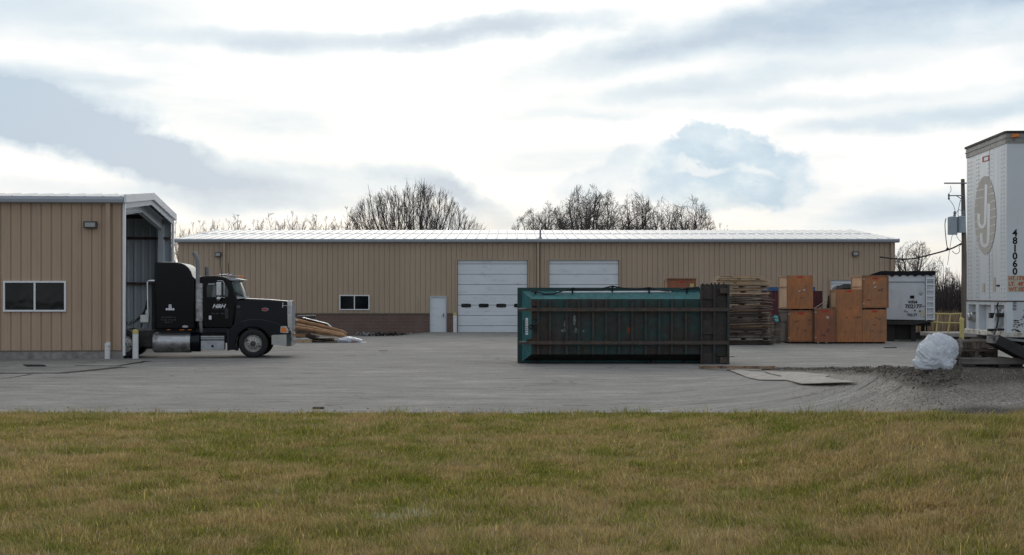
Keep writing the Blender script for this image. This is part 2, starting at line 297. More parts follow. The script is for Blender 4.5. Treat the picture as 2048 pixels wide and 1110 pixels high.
# ------------------------------------------------------------------ mesh building
class MB:
    def __init__(s): s.v = []; s.f = []; s.mi = []
    def add(s, vs, fs, mi=0):
        o = len(s.v); s.v += [tuple(p) for p in vs]
        for f in fs: s.f.append(tuple(i+o for i in f)); s.mi.append(mi)
        return s
    def box(s, x0, x1, y0, y1, z0, z1, mi=0):
        if x0 > x1: x0, x1 = x1, x0
        if z0 > z1: z0, z1 = z1, z0
        if y0 > y1: y0, y1 = y1, y0
        return s.add([(x0, y0, z0), (x1, y0, z0), (x1, y1, z0), (x0, y1, z0), (x0, y0, z1), (x1, y0, z1), (x1, y1, z1), (x0, y1, z1)],
                     [(0, 3, 2, 1), (4, 5, 6, 7), (0, 1, 5, 4), (1, 2, 6, 5), (2, 3, 7, 6), (3, 0, 4, 7)], mi)
    def obox(s, c, size, rot=(0, 0, 0), mi=0):
        from mathutils import Euler
        m = Euler(rot).to_matrix(); hx, hy, hz = (v/2 for v in size); c = Vector(c)
        vs = [c+m @ Vector((a, b, d)) for a, b, d in ((-hx, -hy, -hz), (hx, -hy, -hz), (hx, hy, -hz), (-hx, hy, -hz), (-hx, -hy, hz), (hx, -hy, hz), (hx, hy, hz), (-hx, hy, hz))]
        return s.add(vs, [(0, 3, 2, 1), (4, 5, 6, 7), (0, 1, 5, 4), (1, 2, 6, 5), (2, 3, 7, 6), (3, 0, 4, 7)], mi)
    def bar(s, p, q, w, h, mi=0):
        p = Vector(p); q = Vector(q); d = (q-p).normalized()
        up = Vector((0, 0, 1)) if abs(d.z) < .9 else Vector((0, 1, 0))
        a = d.cross(up).normalized()*w/2; b = a.cross(d).normalized()*h/2
        vs = [p-a-b, p+a-b, p+a+b, p-a+b, q-a-b, q+a-b, q+a+b, q-a+b]
        return s.add(vs, [(0, 3, 2, 1), (4, 5, 6, 7), (0, 1, 5, 4), (1, 2, 6, 5), (2, 3, 7, 6), (3, 0, 4, 7)], mi)
    def prism(s, pts, a0, a1, axis='y', mi=0):
        f = {'y': lambda p, a: (p[0], a, p[1]), 'x': lambda p, a: (a, p[0], p[1]), 'z': lambda p, a: (p[0], p[1], a)}[axis]
        n = len(pts); vs = [f(p, a0) for p in pts]+[f(p, a1) for p in pts]
        fs = [tuple(range(n))[::-1], tuple(range(n, 2*n))]+[(i, (i+1) % n, n+(i+1) % n, n+i) for i in range(n)]
        return s.add(vs, fs, mi)
    def loft(s, rings, caps=True, mi=0):
        n = len(rings[0]); vs = [p for r in rings for p in r]; fs = []
        for k in range(len(rings)-1):
            for i in range(n): fs.append((k*n+i, k*n+(i+1) % n, (k+1)*n+(i+1) % n, (k+1)*n+i))
        if caps: fs += [tuple(range(n))[::-1], tuple(range((len(rings)-1)*n, len(rings)*n))]
        return s.add(vs, fs, mi)
    def tube(s, pts, r, n=8, caps=True, mi=0):
        pts = [Vector(p) for p in pts]; rings = []; rr = r if isinstance(r, (list, tuple)) else [r]*len(pts)
        u = None
        for i, p in enumerate(pts):
            d = (pts[min(i+1, len(pts)-1)]-pts[max(i-1, 0)]).normalized()
            if u is None:
                u = d.cross(Vector((0, 0, 1)))
                if u.length < .05: u = d.cross(Vector((0, 1, 0)))
            u = (u-d*u.dot(d)).normalized(); w = d.cross(u)
            rings.append([p+(u*math.cos(2*math.pi*k/n)+w*math.sin(2*math.pi*k/n))*rr[i] for k in range(n)])
        return s.loft(rings, caps, mi)
    def lathe(s, prof, c, axis='y', n=32, mi=0, caps=False):
        c = Vector(c); rings = []
        for r, h in prof:
            ring = []
            for k in range(n):
                a = 2*math.pi*k/n; u = r*math.cos(a); w = r*math.sin(a)
                ring.append(c+Vector({'y': (u, h, w), 'z': (u, w, h), 'x': (h, u, w)}[axis]))
            rings.append(ring)
        return s.loft(rings, caps, mi)
    def build(s, name, mats, parent=None, loc=None, smooth=False, bevel=0, bseg=2, ang=40):
        me = bpy.data.meshes.new(name)
        vs = s.v
        if loc is not None: vs = [(a-loc[0], b-loc[1], c-loc[2]) for a, b, c in vs]
        me.from_pydata(vs, [], s.f)
        mats = mats if isinstance(mats, (list, tuple)) else [mats]
        for mm in mats: me.materials.append(M[mm] if isinstance(mm, str) else mm)
        if len(mats) > 1: me.polygons.foreach_set('material_index', s.mi)
        import bmesh
        if len(s.f) < 30000:
            bm = bmesh.new(); bm.from_mesh(me); bmesh.ops.recalc_face_normals(bm, faces=bm.faces); bm.to_mesh(me); bm.free()
        if smooth:
            me.polygons.foreach_set('use_smooth', [True]*len(me.polygons))
            me.set_sharp_from_angle(angle=R(ang))
        o = bpy.data.objects.new(name, me); COL.objects.link(o)
        if loc is not None: o.location = loc
        if parent: o.parent = parent
        if bevel:
            bv = o.modifiers.new('bevel', 'BEVEL'); bv.width = bevel; bv.segments = bseg; bv.limit_method = 'ANGLE'; bv.angle_limit = R(35)
        return o
def tag(o, label=None, cat=None, group=None, kind=None):
    if label: o['label'] = label
    if cat: o['category'] = cat
    if group: o['group'] = group
    if kind: o['kind'] = kind
    return o
def thing(name, label, cat, loc=(0, 0, 0), rz=0, group=None):
    o = bpy.data.objects.new(name, None); COL.objects.link(o); o.location = loc; o.rotation_euler = (0, 0, rz); o.empty_display_size = .2
    return tag(o, label, cat, group)
def text(name, s, size, m, parent, loc, rot=(R(90), 0, 0), sx=1, shear=0, spacing=1, bold=0):
    c = bpy.data.curves.new(name, 'FONT'); c.body = s; c.size = size; c.extrude = .0015; c.align_x = 'CENTER'; c.align_y = 'CENTER'
    c.shear = shear; c.space_character = spacing; c.offset = bold; c.resolution_u = 3
    o = bpy.data.objects.new(name+'_curve', c); COL.objects.link(o)
    dg = bpy.context.evaluated_depsgraph_get(); dg.update()
    me = bpy.data.meshes.new_from_object(o.evaluated_get(dg))
    bpy.data.objects.remove(o); bpy.data.curves.remove(c)
    me.name = name; me.materials.clear(); me.materials.append(M[m])
    t = bpy.data.objects.new(name, me); COL.objects.link(t); t.location = loc; t.rotation_euler = rot; t.scale = (sx, 1, 1)
    if parent: t.parent = parent
    return t
def marks(name, w, h, m, parent, loc, seed=1, vertical=False):
    """a worn line of lettering too small to read in the photograph: a row of short strokes"""
    r = random.Random(seed); mb = MB(); x = -w/2
    while x < w/2:
        g = h*r.uniform(.35, .75); a = r.uniform(.0, .25)*h
        if r.random() > .14:
            if vertical: mb.box(-h/2+a, h/2, -.002, 0, x, x+g)
            else: mb.box(x, x+g, -.002, 0, -h/2+a, h/2)
        x += g+h*.18
    o = mb.build(name, m, parent); o.location = loc; return o
def ribs(mb, x0, x1, pitch, prof, fn, mi=0, phase=0):
    """a ribbed sheet: PROF = (offset, depth) per pitch; FN(x, depth) -> the two ends of the line there"""
    xs = {}
    k = math.floor((x0-phase)/pitch)-1
    pts = []
    while k*pitch+phase < x1+pitch:
        for o, d in prof: pts.append((k*pitch+phase+o, d))
        k += 1
    def at(x):
        for i in range(len(pts)-1):
            if pts[i][0] <= x <= pts[i+1][0]:
                t = (x-pts[i][0])/(pts[i+1][0]-pts[i][0] or 1); return pts[i][1]+t*(pts[i+1][1]-pts[i][1])
        return 0
    line = [(x0, at(x0))]+[p for p in pts if x0+1e-4 < p[0] < x1-1e-4]+[(x1, at(x1))]
    vs = []
    for x, d in line: a, b = fn(x, d); vs += [a, b]
    mb.add(vs, [(2*i, 2*i+2, 2*i+3, 2*i+1) for i in range(len(line)-1)], mi)
def RIBP(p, w=.05, d=.032, sl=.018): return [(0, 0), (p-w-2*sl, 0), (p-w-sl, d), (p-sl, d), (p-.0005, 0)]
WALLP = lambda p: [(0, 0), (p*.40, 0), (p*.44, .012), (p*.56, .012), (p*.60, 0), (p*.84, 0), (p*.88, -.034), (p*.96, -.034), (p-.0005, 0)]

# ------------------------------------------------------------------ ground
def grid_mesh(name, xs, ysf, zoff, m, attrs=()):
    n = len(xs); rows = len(ysf)
    XX = np.array([xs]*rows); YY = np.array([np.asarray(f, float)*np.ones(n) for f in ysf])
    ZZ = gz(XX, YY)+zoff
    me = bpy.data.meshes.new(name); co = np.stack([XX, YY, ZZ], -1).reshape(-1, 3)
    idx = np.arange(n*rows).reshape(rows, n)
    fs = np.stack([idx[:-1, :-1], idx[:-1, 1:], idx[1:, 1:], idx[1:, :-1]], -1).reshape(-1, 4)
    me.vertices.add(len(co)); me.vertices.foreach_set('co', co.ravel())
    me.loops.add(fs.size); me.loops.foreach_set('vertex_index', fs.ravel().astype(np.int32))
    me.polygons.add(len(fs)); me.polygons.foreach_set('loop_start', np.arange(0, fs.size, 4, dtype=np.int32))
    me.polygons.foreach_set('use_smooth', np.ones(len(fs), bool)); me.update(calc_edges=True)
    for an, fn in attrs:
        a = me.attributes.new(an, 'FLOAT', 'POINT'); a.data.foreach_set('value', fn(XX, YY).astype(np.float32).ravel())
    me.materials.append(M[m]); o = bpy.data.objects.new(name, me); COL.objects.link(o); return o
xs = np.unique(np.concatenate([np.linspace(-70, -15, 56), np.linspace(-15, 0, 61), np.linspace(0, 14, 200), np.linspace(14, 70, 80)]))
g = edgeG(xs)
rows = [g+t for t in np.linspace(0, 1, 3)*.2]+[g+.2+(56-g)*t for t in np.linspace(.005, 1, 150)]+[56.2+t*t*54-0*g for t in np.linspace(.05, 1, 45)]
def a_gravel(x, y):
    q = x/y*3000
    edge = 430+260*(1-sst(22, 44, y))+200*(fbm(x*.5, y*.35)-.5)
    return sst(-110, 130, q-edge)*(1-sst(0, 2.5, y-dC_q(np.clip(q, -1500, 1130))))
def a_dirt(x, y):
    q = x/y*3000; dc = dC_q(np.clip(q, -1500, 1130))
    a = np.exp(-((y-dc+.25)/(1.9-1.2*sst(560, 900, q)))**2)*sst(440, 560, q)*(.55+.7*fbm(x*1.2, y*.6, 3))
    b = np.exp(-((y-edgeG(x)-.05)/.40)**2)*(.35+1.0*fbm(x*.9, y*0+3)-.05)
    c = 0
    for cx, cy, rx, ry in ((6.1, 25.2, .9, .10), (6.6, 24.0, 1.0, .09), (5.4, 27.5, .7, .12), (5.9, 22.4, .5, .06), (7.6, 23.1, .7, .05)):
        c = np.maximum(c, .95*np.exp(-((x-cx)/rx)**2-((y-cy+.08*(x-cx))/ry)**2))
    return np.clip(np.maximum(np.maximum(a, b), c), 0, 1)
yard = grid_mesh('yard_pavement', xs, rows, 0, 'yard', [('gravel', a_gravel), ('dirt', a_dirt)]); tag(yard, kind='structure')
xs2 = np.linspace(-40, 40, 321); g2 = edgeG(xs2)
lawn = grid_mesh('lawn', xs2, [-14+(g2+14+.03)*t for t in np.linspace(0, 1, 110)], -.004, 'soil'); tag(lawn, kind='structure')
mb = MB(); mb.add([(-1500, -300, -.32), (1500, -300, -.32), (1500, 2500, -.32), (-1500, 2500, -.32)], [(0, 1, 2, 3)])
tag(mb.build('field', 'field'), kind='structure')

# cracks in the pavement and a black drain cover
def ground_strip(name, pts, w, m, label, cat):
    mb = MB()
    P3 = [Vector((p[0], p[1], gzf(p[0], p[1])+.006)) for p in pts]
    vs = []
    for i, p in enumerate(P3):
        d = (P3[min(i+1, len(P3)-1)]-P3[max(i-1, 0)]); d.z = 0; d.normalize(); nn = Vector((-d.y, d.x, 0))*w[i]/2
        vs += [p-nn, p+nn]
    mb.add(vs, [(2*i, 2*i+2, 2*i+3, 2*i+1) for i in range(len(P3)-1)])
    return tag(mb.build(name, m), kind='structure')
def GP(px, py):
    d = CH*F/(py-HZ); return (X(px, d), d)
def crackline(pix, w0, w1):
    out = []; ws = []
    for k in range(len(pix)-1):
        for j in range(12):
            t = j/12; px = pix[k][0]*(1-t)+pix[k+1][0]*t; py = pix[k][1]*(1-t)+pix[k+1][1]*t
            x, y = GP(px, py); out.append((x, y+random.uniform(-.05, .05))); ws.append(random.uniform(w0, w1))
    return out, ws
p, w_ = crackline([(-60, 746.5), (120, 746.5), (160, 743), (258, 733)], .30, .48); ground_strip('pavement_crack', p, w_, 'ink', '', '')
p, w_ = crackline([(150, 731.5), (235, 732), (302, 721.5)], .12, .34); ground_strip('pavement_crack', p, w_, 'ink', '', '')
p, w_ = crackline([(-10, 757.5), (20, 756), (66, 748)], .03, .12); ground_strip('pavement_crack', p, w_, 'ink', '', '')
a = [GP(46, 730), GP(88, 730.3), GP(93, 733), GP(54, 733.3)]
mb = MB(); mb.prism(a, .004, .02, 'z'); tag(mb.build('drain_cover', 'ink', loc=(a[0][0], a[0][1], 0)), 'black metal drain cover lying in the pavement in front of the small tan building', 'drain cover')

# ------------------------------------------------------------------ fast blade meshes
def blade_mesh(name, base, dirv, length, width, bend, tint, m, segs=2, loc=(0, 0, 0)):
    n = len(base); side = np.stack([-np.sin(dirv), np.cos(dirv)*1.0, np.zeros(n)], -1)
    fwd = np.stack([np.cos(dirv), np.sin(dirv), np.zeros(n)], -1)
    up = np.array([0, 0, 1.0])
    ts = [0, .55, 1.0]
    vs = []
    for t in ts:
        c = base+up*(length*t*(1-.35*bend*t))[:, None]+fwd*(length*bend*t*t)[:, None]
        if t < 1: vs += [c-side*(width*(1-.4*t)/2)[:, None], c+side*(width*(1-.4*t)/2)[:, None]]
        else: vs += [c]
    V = np.stack(vs, 1)-np.array(loc)   # n,5,3
    o = (np.arange(n)*5)[:, None]
    quad = (o+np.array([0, 1, 3, 2])); tri = (o+np.array([2, 3, 4]))
    lv = np.concatenate([quad, tri], 1).ravel().astype(np.int32)
    st = (np.arange(n)*7)[:, None]+np.array([0, 4])
    me = bpy.data.meshes.new(name); me.vertices.add(n*5); me.vertices.foreach_set('co', V.ravel().astype(np.float32))
    me.loops.add(len(lv)); me.loops.foreach_set('vertex_index', lv)
    me.polygons.add(2*n); me.polygons.foreach_set('loop_start', st.ravel().astype(np.int32)); me.update(calc_edges=True)
    a = me.attributes.new('tint', 'FLOAT_COLOR', 'POINT')
    C = np.ones((n, 5, 4), np.float32)
    for k, t in enumerate((0, 0, .55, .55, 1)): C[:, k, :3] = tint[0]*(1-t)+tint[1]*t
    a.data.foreach_set('color', C.ravel()); me.materials.append(M[m])
    ob = bpy.data.objects.new(name, me); ob.location = loc; COL.objects.link(ob); return ob
def make_grass():
    NT = 20500; K = 20
    # tufts, denser near the camera
    NS = int(NT*3*1.45); u = rng.random(NS); y = 10.8+u**1.2*(28.0-10.8)
    ex = rng.random(NS) < .26; sd = np.where(rng.random(NS) < .5, -1, 1); x = np.where(ex, sd*(y*.345+1.2+4.6*rng.random(NS)), (rng.random(NS)-.5)*2*(y*.345+1.2))
    dens = np.clip(.5+.9*fbm(x*1.1, y*1.1), 0, 1)
    keep = (rng.random(NS) < dens) & (y < edgeG(x)-.02-.16*rng.random(NS)**.5)
    x = x[keep]; y = y[keep]; nt_ = len(x)
    dry = .52+.75*(fbm(x*1.5+5, y*1.1+9, 4)-.5)+.75*(fbm(x*4.2+5, y*3.2+9, 3)-.5)+.22*(rng.random(nt_)-.5)+.30*(fbm(x*.33, y*.4+3, 2)-.5)
    hgt = .35+1.35*fbm(x*2.4+40, y*2.0, 3)
    lean0 = fbm(x*.4, y*.4+60, 2)*6.28*1.5
    bx = np.repeat(x, K); by = np.repeat(y, K); n = len(bx)
    r = rng.random(n)**.6*(.05+.004*np.repeat(y, K)); a = rng.random(n)*6.283
    bx = bx+r*np.cos(a); by = by+r*np.sin(a); 
    ok = by < edgeG(bx)+.05*rng.random(n)-.34*np.clip(fbm(bx*1.3, bx*0+5, 3)-.42, 0, 1)*2
    bx, by, a = bx[ok], by[ok], a[ok]; rep = lambda v: np.repeat(v, K)[ok]
    n = len(bx); base = np.stack([bx, by, gz(bx, by)-.006], -1)
    ln = (.030+.085*rng.random(n)**1.6)*rep(hgt); wd = (.0035+.00022*by)*(.7+.6*rng.random(n))
    bend = .25+.8*rng.random(n); dr = np.where(rng.random(n) < .55, rep(lean0)+rng.normal(0, .8, n), a)
    # a taller scruffy tuft here and there, more along the edge of the yard
    tl = rep((rng.random(nt_) < .015+.16*(y > edgeG(x)-.35)).astype(float)); ln = ln*(1+.85*tl)
    d = rep(dry)+.15*rng.normal(0, 1, n)
    t = sst(.24, .74, d)[:, None]
    g1 = np.array([.095, .130, .020]); g2 = np.array([.30, .29, .045]); s1 = np.array([.31, .21, .05]); s2 = np.array([.56, .42, .18])
    gr = rng.random((n, 1)); green = g1*(1-gr)+g2*gr; straw = s1*(1-gr)+s2*gr
    strawtip = np.array([.60, .46, .30])
    lum = np.exp(rng.normal(0, .33, (n, 1))); green, straw = green*lum, straw*lum; c0 = green*(1-t)+straw*t; tip = c0*(.55)+strawtip*.45*t+(green*1.25)*.45*(1-t)
    pale = (rng.random(n) < .02)[:, None]; tip = np.where(pale, np.array([.75, .70, .55]), tip)
    # bleached clump in the lawn
    cx, cy = X(815, 14.6), 14.6
    dd = np.hypot((bx-cx)/.42, (by-cy)/.16)[:, None]; k = (dd < 1)*(rng.random((n, 1)) < .3*(1.2-dd))
    c0 = np.where(k, np.array([.45, .45, .34]), c0); tip = np.where(k, np.array([.60, .59, .42]), tip)
    ln = ln*np.where(k[:, 0] > 0, 1.5, 1)
    return tag(blade_mesh('grass', base, dr, ln, wd, bend, (c0, tip), 'grass', loc=(0, 19, 0)), 'short autumn lawn grass, patchy green and straw brown, in front of the yard', 'grass', kind='stuff')
make_grass()

# loose stones and crumbs of dirt
def stones(name, pts, smin, smax, cols, label, loc):
    n = len(pts); base = np.array([[1, 0, 0], [-1, 0, 0], [0, 1, 0], [0, -1, 0], [0, 0, .8], [0, 0, -.6]], float)
    tri = np.array([[0, 2, 4], [2, 1, 4], [1, 3, 4], [3, 0, 4], [2, 0, 5], [1, 2, 5], [3, 1, 5], [0, 3, 5]])
    sz = smin+(smax-smin)*rng.random((n, 1, 1))**3; sc = sz*(.6+.8*rng.random((n, 6, 3)))
    an = rng.random(n)*6.28; ca, sa = np.cos(an), np.sin(an)
    V = base[None]*sc; vx = V[..., 0]*ca[:, None]-V[..., 1]*sa[:, None]; vy = V[..., 0]*sa[:, None]+V[..., 1]*ca[:, None]; V = np.stack([vx, vy, V[..., 2]], -1)
    V = V+pts[:, None, :]-np.array(loc)
    lv = ((np.arange(n)*6)[:, None, None]+tri[None]).ravel().astype(np.int32)
    me = bpy.data.meshes.new(name); me.vertices.add(n*6); me.vertices.foreach_set('co', V.ravel().astype(np.float32))
    me.loops.add(len(lv)); me.loops.foreach_set('vertex_index', lv); me.polygons.add(n*8); me.polygons.foreach_set('loop_start', np.arange(0, len(lv), 3, dtype=np.int32)); me.update(calc_edges=True)
    a = me.attributes.new('tint', 'FLOAT_COLOR', 'POINT'); C = np.ones((n, 6, 4), np.float32); g = rng.random((n, 1, 1))
    C[..., :3] = np.array(cols[0])*(1-g)+np.array(cols[1])*g; a.data.foreach_set('color', C.ravel()); me.materials.append(M['stone'])
    o = bpy.data.objects.new(name, me); o.location = loc; COL.objects.link(o); return tag(o, label, 'gravel', kind='stuff')
q = rng.uniform(560, 1120, 16000); dg_, dc_ = dG_q(q), dC_q(q); t = rng.random(16000)**.8
yy = dg_+(dc_-dg_)*t; xx = q*yy/3000
stones('gravel', np.stack([xx, yy, gz(xx, yy)], -1), .003, .013, ((.12, .11, .10), (.32, .30, .27)), 'loose gravel spread over the rise in front of the white box trailer', (6, 25, 0))
q = rng.uniform(500, 900, 2600); yy = dC_q(q)-.15+rng.normal(0, .35, 2600); xx = q*yy/3000
stones('dirt_clods', np.stack([xx, yy, gz(xx, yy)+.002], -1), .008, .034, ((.05, .043, .036), (.16, .14, .12)), 'dark dirt clods and rubble heaped along the edge of the gravel rise', (6, 30, 0))
xx = rng.uniform(-10, 6, 2600); yy = edgeG(xx)+rng.exponential(.35, 2600)
stones('asphalt_crumbs', np.stack([xx, yy, gz(xx, yy)], -1), .005, .020, ((.02, .02, .02), (.12, .115, .11)), 'dark asphalt crumbs lying along the edge of the lawn', (0, 27, 0))

# ------------------------------------------------------------------ building parts
def wall_light(parent, x, y, z, w=.42, h=.28):
    mb = MB(); mb.prism([(x-w/2, z-h/2), (x+w/2, z-h/2), (x+w/2, z+h/2), (x-w/2, z+h/2)], y-.2, y-.03)
    o = mb.build('wall_light', 'lamp_body', parent, bevel=.02)
    mb = MB(); mb.box(x-w*.38, x+w*.38, y-.215, y-.19, z-h*.33, z+h*.30); mb.build('lens', 'lamp_lens', o)
def window(parent, x0, x1, y, z0, z1, t=.055, frame='white'):
    mb = MB(); yo = y-.075
    mb.box(x0, x1, yo, y+.03, z0, z0+t); mb.box(x0, x1, yo, y+.03, z1-t, z1)
    mb.box(x0, x0+t, yo, y+.03, z0+t, z1-t); mb.box(x1-t, x1, yo, y+.03, z0+t, z1-t)
    xm = (x0+x1)/2; mb.box(xm-t*.5, xm+t*.5, yo+.01, y+.03, z0+t, z1-t)
    o = mb.build('window', frame, parent)
    mb = MB(); mb.box(x0+t, x1-t, y-.02, y-.012, z0+t, z1-t); mb.build('pane', 'glass', o); return o

# ---- the long tan building across the yard
D = 89.0
bx0, bx1 = X(357, D), X(1790, D); OX = bx0
big = thing('warehouse', 'long low tan warehouse with brick base and white roof across the back of the yard', 'building', (bx0, D, 0))
LX = lambda px: X(px, D)-OX
Lw = bx1-bx0; eave = 5.36; base = Z(627, D)
doors = [(LX(914.5), LX(1055.5), -.3, Z(520, D)), (LX(1097.5), LX(1238), -.3, Z(520, D)), (LX(860), LX(893), -.3, Z(592, D)), (LX(1661), LX(1745), -.3, Z(560, D))]
wn = (LX(679), LX(739), Z(620, D), Z(590, D))
def wall_rects(x0, x1, z0, z1, holes):
    cuts = sorted({x0, x1}|{h[0] for h in holes}|{h[1] for h in holes}); out = []
    for a, b in zip(cuts[:-1], cuts[1:]):
        segs = [(z0, z1)]
        for h in holes:
            if h[0] <= a+1e-6 and h[1] >= b-1e-6:
                ns = []
                for s0, s1 in segs:
                    if h[2] > s0: ns.append((s0, min(s1, h[2])))
                    if h[3] < s1: ns.append((max(s0, h[3]), s1))
                segs = ns
        for s0, s1 in segs:
            if s1-s0 > .01: out.append((a, b, s0, s1))
    return out
mb = MB(); PT = .306
for a, b, z0, z1 in wall_rects(0, Lw, base, eave, doors+[wn]):
    ribs(mb, a, b, PT, WALLP(PT), lambda x, d, z0=z0, z1=z1: ((x, -d, z0), (x, -d, z1)))
HWd = 12.7; RZ = 6.60
for xe, sgn in ((0, 1), (Lw, -1)):
    mb.add([(xe, 0, -.3), (xe, 0, eave), (xe, HWd, RZ-.1), (xe, 2*HWd, eave), (xe, 2*HWd, -.3)], [(0, 1, 2, 3, 4)])
mb.add([(0, 2*HWd, -.3), (Lw, 2*HWd, -.3), (Lw, 2*HWd, eave), (0, 2*HWd, eave)], [(0, 1, 2, 3)])
mb.build('wall', 'tan', big)
mb = MB()
for a, b, z0, z1 in wall_rects(0.02, Lw-.02, -.35, base-.04, doors+[wn]):
    mb.box(a, b, -.06, .1, z0, z1)
mb.build('brick_base', 'brick', big)
mb = MB()
for a, b, z0, z1 in wall_rects(0.0, Lw, base-.04, base+.03, doors): mb.box(a, b, -.10, .08, z0, z1)
mb.build('sill_flashing', 'slit', big)
# roof
mb = MB(); ez = 5.50; RP = .61
for y0, y1, z0, z1, s in ((-.30, HWd, ez, RZ, 1), (HWd, 2*HWd+.3, RZ, ez, -1)):
    ribs(mb, -.15, Lw+.15, RP, RIBP(RP, .05, .038, .03), lambda x, d: ((x, y0, z0+d), (x, y1, z1+d)))
mb.build('roof', 'roof', big)
mb = MB()
for yy_, zz_ in ((HWd*.52, ez+(RZ-ez)*.535),): mb.box(-.1, Lw+.1, yy_, yy_+.06, zz_, zz_+.03)
mb.build('lap_seam', 'trim', big)
mb = MB(); mb.prism([(-.34, 5.34), (-.14, 5.30), (-.14, 5.50), (-.36, 5.52), (-.38, 5.44)], -.18, Lw+.18, 'x'); mb.build('gutter', 'gutter', big)
mb = MB()
for xe in (-.2, Lw+.12):
    mb.prism([(-.33, 5.32), (HWd, RZ-.16), (2*HWd+.3, 5.32), (2*HWd+.3, 5.53), (HWd, RZ+.05), (-.33, 5.53)], xe, xe+.08, 'x')
mb.build('rake_trim', 'trim', big)
mb = MB(); mb.box(.3, Lw-.3, .02, .14, 5.28, 5.34)
for px in (449, 1076, 1783):
    mb.box(LX(px)-.06, LX(px)+.07, -.17, -.045, -.1 if px > 1000 else base+.05, 5.33)
mb.build('downspout', 'tan', big)
mb = MB()
for px in (446.3, 1073.2, 1080.3): mb.box(LX(px)-.02, LX(px)+.02, -.04, -.028, base+.05, 5.33)
mb.build('panel_joint', 'slit', big)
mb = MB(); mb.tube([(LX(1081), .6, 5.5), (LX(1081), .6, Z(460, D+.6))], .055, 10); mb.lathe([(.12, 5.52), (.12, 5.62), (.06, 5.66)], (LX(1081), .6, 0), 'z', 10); mb.build('vent_pipe', 'steel', big)
# sectional doors with a row of ports
def garage(x0, x1, z1, nsec, ports, zfirst=-.02):
    mb = MB(); h = (z1-0.0)/nsec
    for k in range(nsec):
        a = zfirst+(k*h if k else 0); b2 = (k+1)*h-.014; e = h/2
        mb.box(x0+.03, x1-.03, .06, .1, a, k*h+h*.62-.014); mb.box(x0+.03, x1-.03, .06, .1, k*h+h*.62+.014, b2)
    o = mb.build('garage_door', 'garage', big)
    mb = MB(); mb.box(x0, x1, .105, .14, -.02, z1); mb.build('seam', 'seam', o)
    if ports:
        zc = Z(611, D); w = (x1-x0)
        for k in range(4):
            c = x0+w*(k+.5)/4; hw = .30; hh = .115; pts = []
            for i in range(16):
                t = 2*math.pi*i/16; pts.append((c+math.copysign(abs(math.cos(t))**.45, math.cos(t))*hw, zc+math.copysign(abs(math.sin(t))**.5, math.sin(t))*hh))
            mp_ = MB(); mp_.prism(pts, .035, .06); mp_.build('port', 'glass', o)
    mb = MB(); mb.box(x0-.07, x0, -.075, .1, -.05, z1+.07); mb.box(x1, x1+.07, -.075, .1, -.05, z1+.07); mb.box(x0, x1, -.075, .1, z1, z1+.07)
    mb.build('door_trim', 'tan', o)
garage(doors[0][0], doors[0][1], doors[0][3], 7, True)
garage(doors[1][0], doors[1][1], doors[1][3], 7, True)
garage(doors[3][0], doors[3][1], doors[3][3], 5, False)
x0, x1, _, z1 = doors[2]
mb = MB(); mb.box(x0+.05, x1-.05, .0, .05, -.02, z1-.05); dr = mb.build('door', 'garage', big)
mb = MB(); mb.box(x0, x0+.05, -.09, .08, -.02, z1); mb.box(x1-.05, x1, -.09, .08, -.02, z1); mb.box(x0+.05, x1-.05, -.09, .08, z1-.05, z1); mb.build('door_frame', 'trim', dr)
mb = MB(); hx = x1-.17; mb.box(hx-.03, hx+.03, -.03, 0, .9, 1.12); mb.tube([(hx, -.03, 1.0), (hx, -.07, 1.0), (hx-.12, -.07, 1.0)], .014, 6); mb.build('handle', 'steel', dr)
window(big, wn[0], wn[1], 0, wn[2], wn[3])
mb = MB(); mb.box(LX(722), LX(729), .005, .02, wn[2]+.06, wn[2]+.2); mb.build('sill_box', 'crate_edge', big)
wall_light(big, LX(437), 0, Z(509, D), .34, .28); wall_light(big, LX(1710), 0, Z(507.5, D), .34, .28)

# ---- small tan building at the left with its open end
A0 = W(247, 717, 52.0); ang = math.atan2(1.06, 12.2); sm = thing('garage_building', 'small tan metal building at left with open end sheltering the black truck', 'building', (A0.x, 52.0, 0), ang)
S5 = 52.0/F
sxx = lambda px: (px-247)*S5; sz = lambda py: CH-(py-HZ)*S5
LW = 15.0; WD = 12.25; P2 = .341
wn2 = (sxx(13), sxx(135), sz(623), sz(562))
mb = MB()
for a, b, z0, z1 in wall_rects(-LW, -.02, sz(702), 5.5, [wn2]):
    ribs(mb, a, b, P2, WALLP(P2), lambda x, d, z0=z0, z1=z1: ((x, -d, z0), (x, -d, z1)), phase=-.03)
mb.build('wall', 'tan2', sm)
mb = MB()      # far wall, ribs on both faces; back wall
ribs(mb, -LW, -.05, .305, RIBP(.305, .06, .035, .03), lambda x, d: ((x, WD-d, .24), (x, WD-d, 5.6)))
ribs(mb, 0, WD, .305, RIBP(.305, .06, .035, .03), lambda x, d: ((-LW+d, x, .24), (-LW+d, x, 5.5)))
ribs(mb, -LW, -.05, .305, RIBP(.305, .06, .035, .03), lambda x, d: ((x, .06+d, .24), (x, .06+d, 5.45)))
mb.build('liner_wall', 'liner', sm)
for ya, yb, zz in ((-.035, .1, sz(702)-.004), (WD-.02, WD+.12, .24)): mb = MB(); mb.box(-LW, -.0, ya, yb, -.2, zz); mb.build('plinth', 'concrete', sm)
mb = MB()
for a, b, z0, z1 in wall_rects(-LW, -.02, sz(702)-.004, sz(702)+.03, []): mb.box(a, b, -.05, .05, z0, z1)
mb.build('base_flashing', 'slit', sm)
RH = 6.07
mb = MB()
for y0, y1, z0, z1 in ((-.22, WD/2, 5.56, RH), (WD/2, WD+.22, RH, 5.56)):
    ribs(mb, -LW-.2, .06, .61, RIBP(.61, .05, .055, .03), lambda x, d: ((x, y0, z0+d), (x, y1, z1+d)))
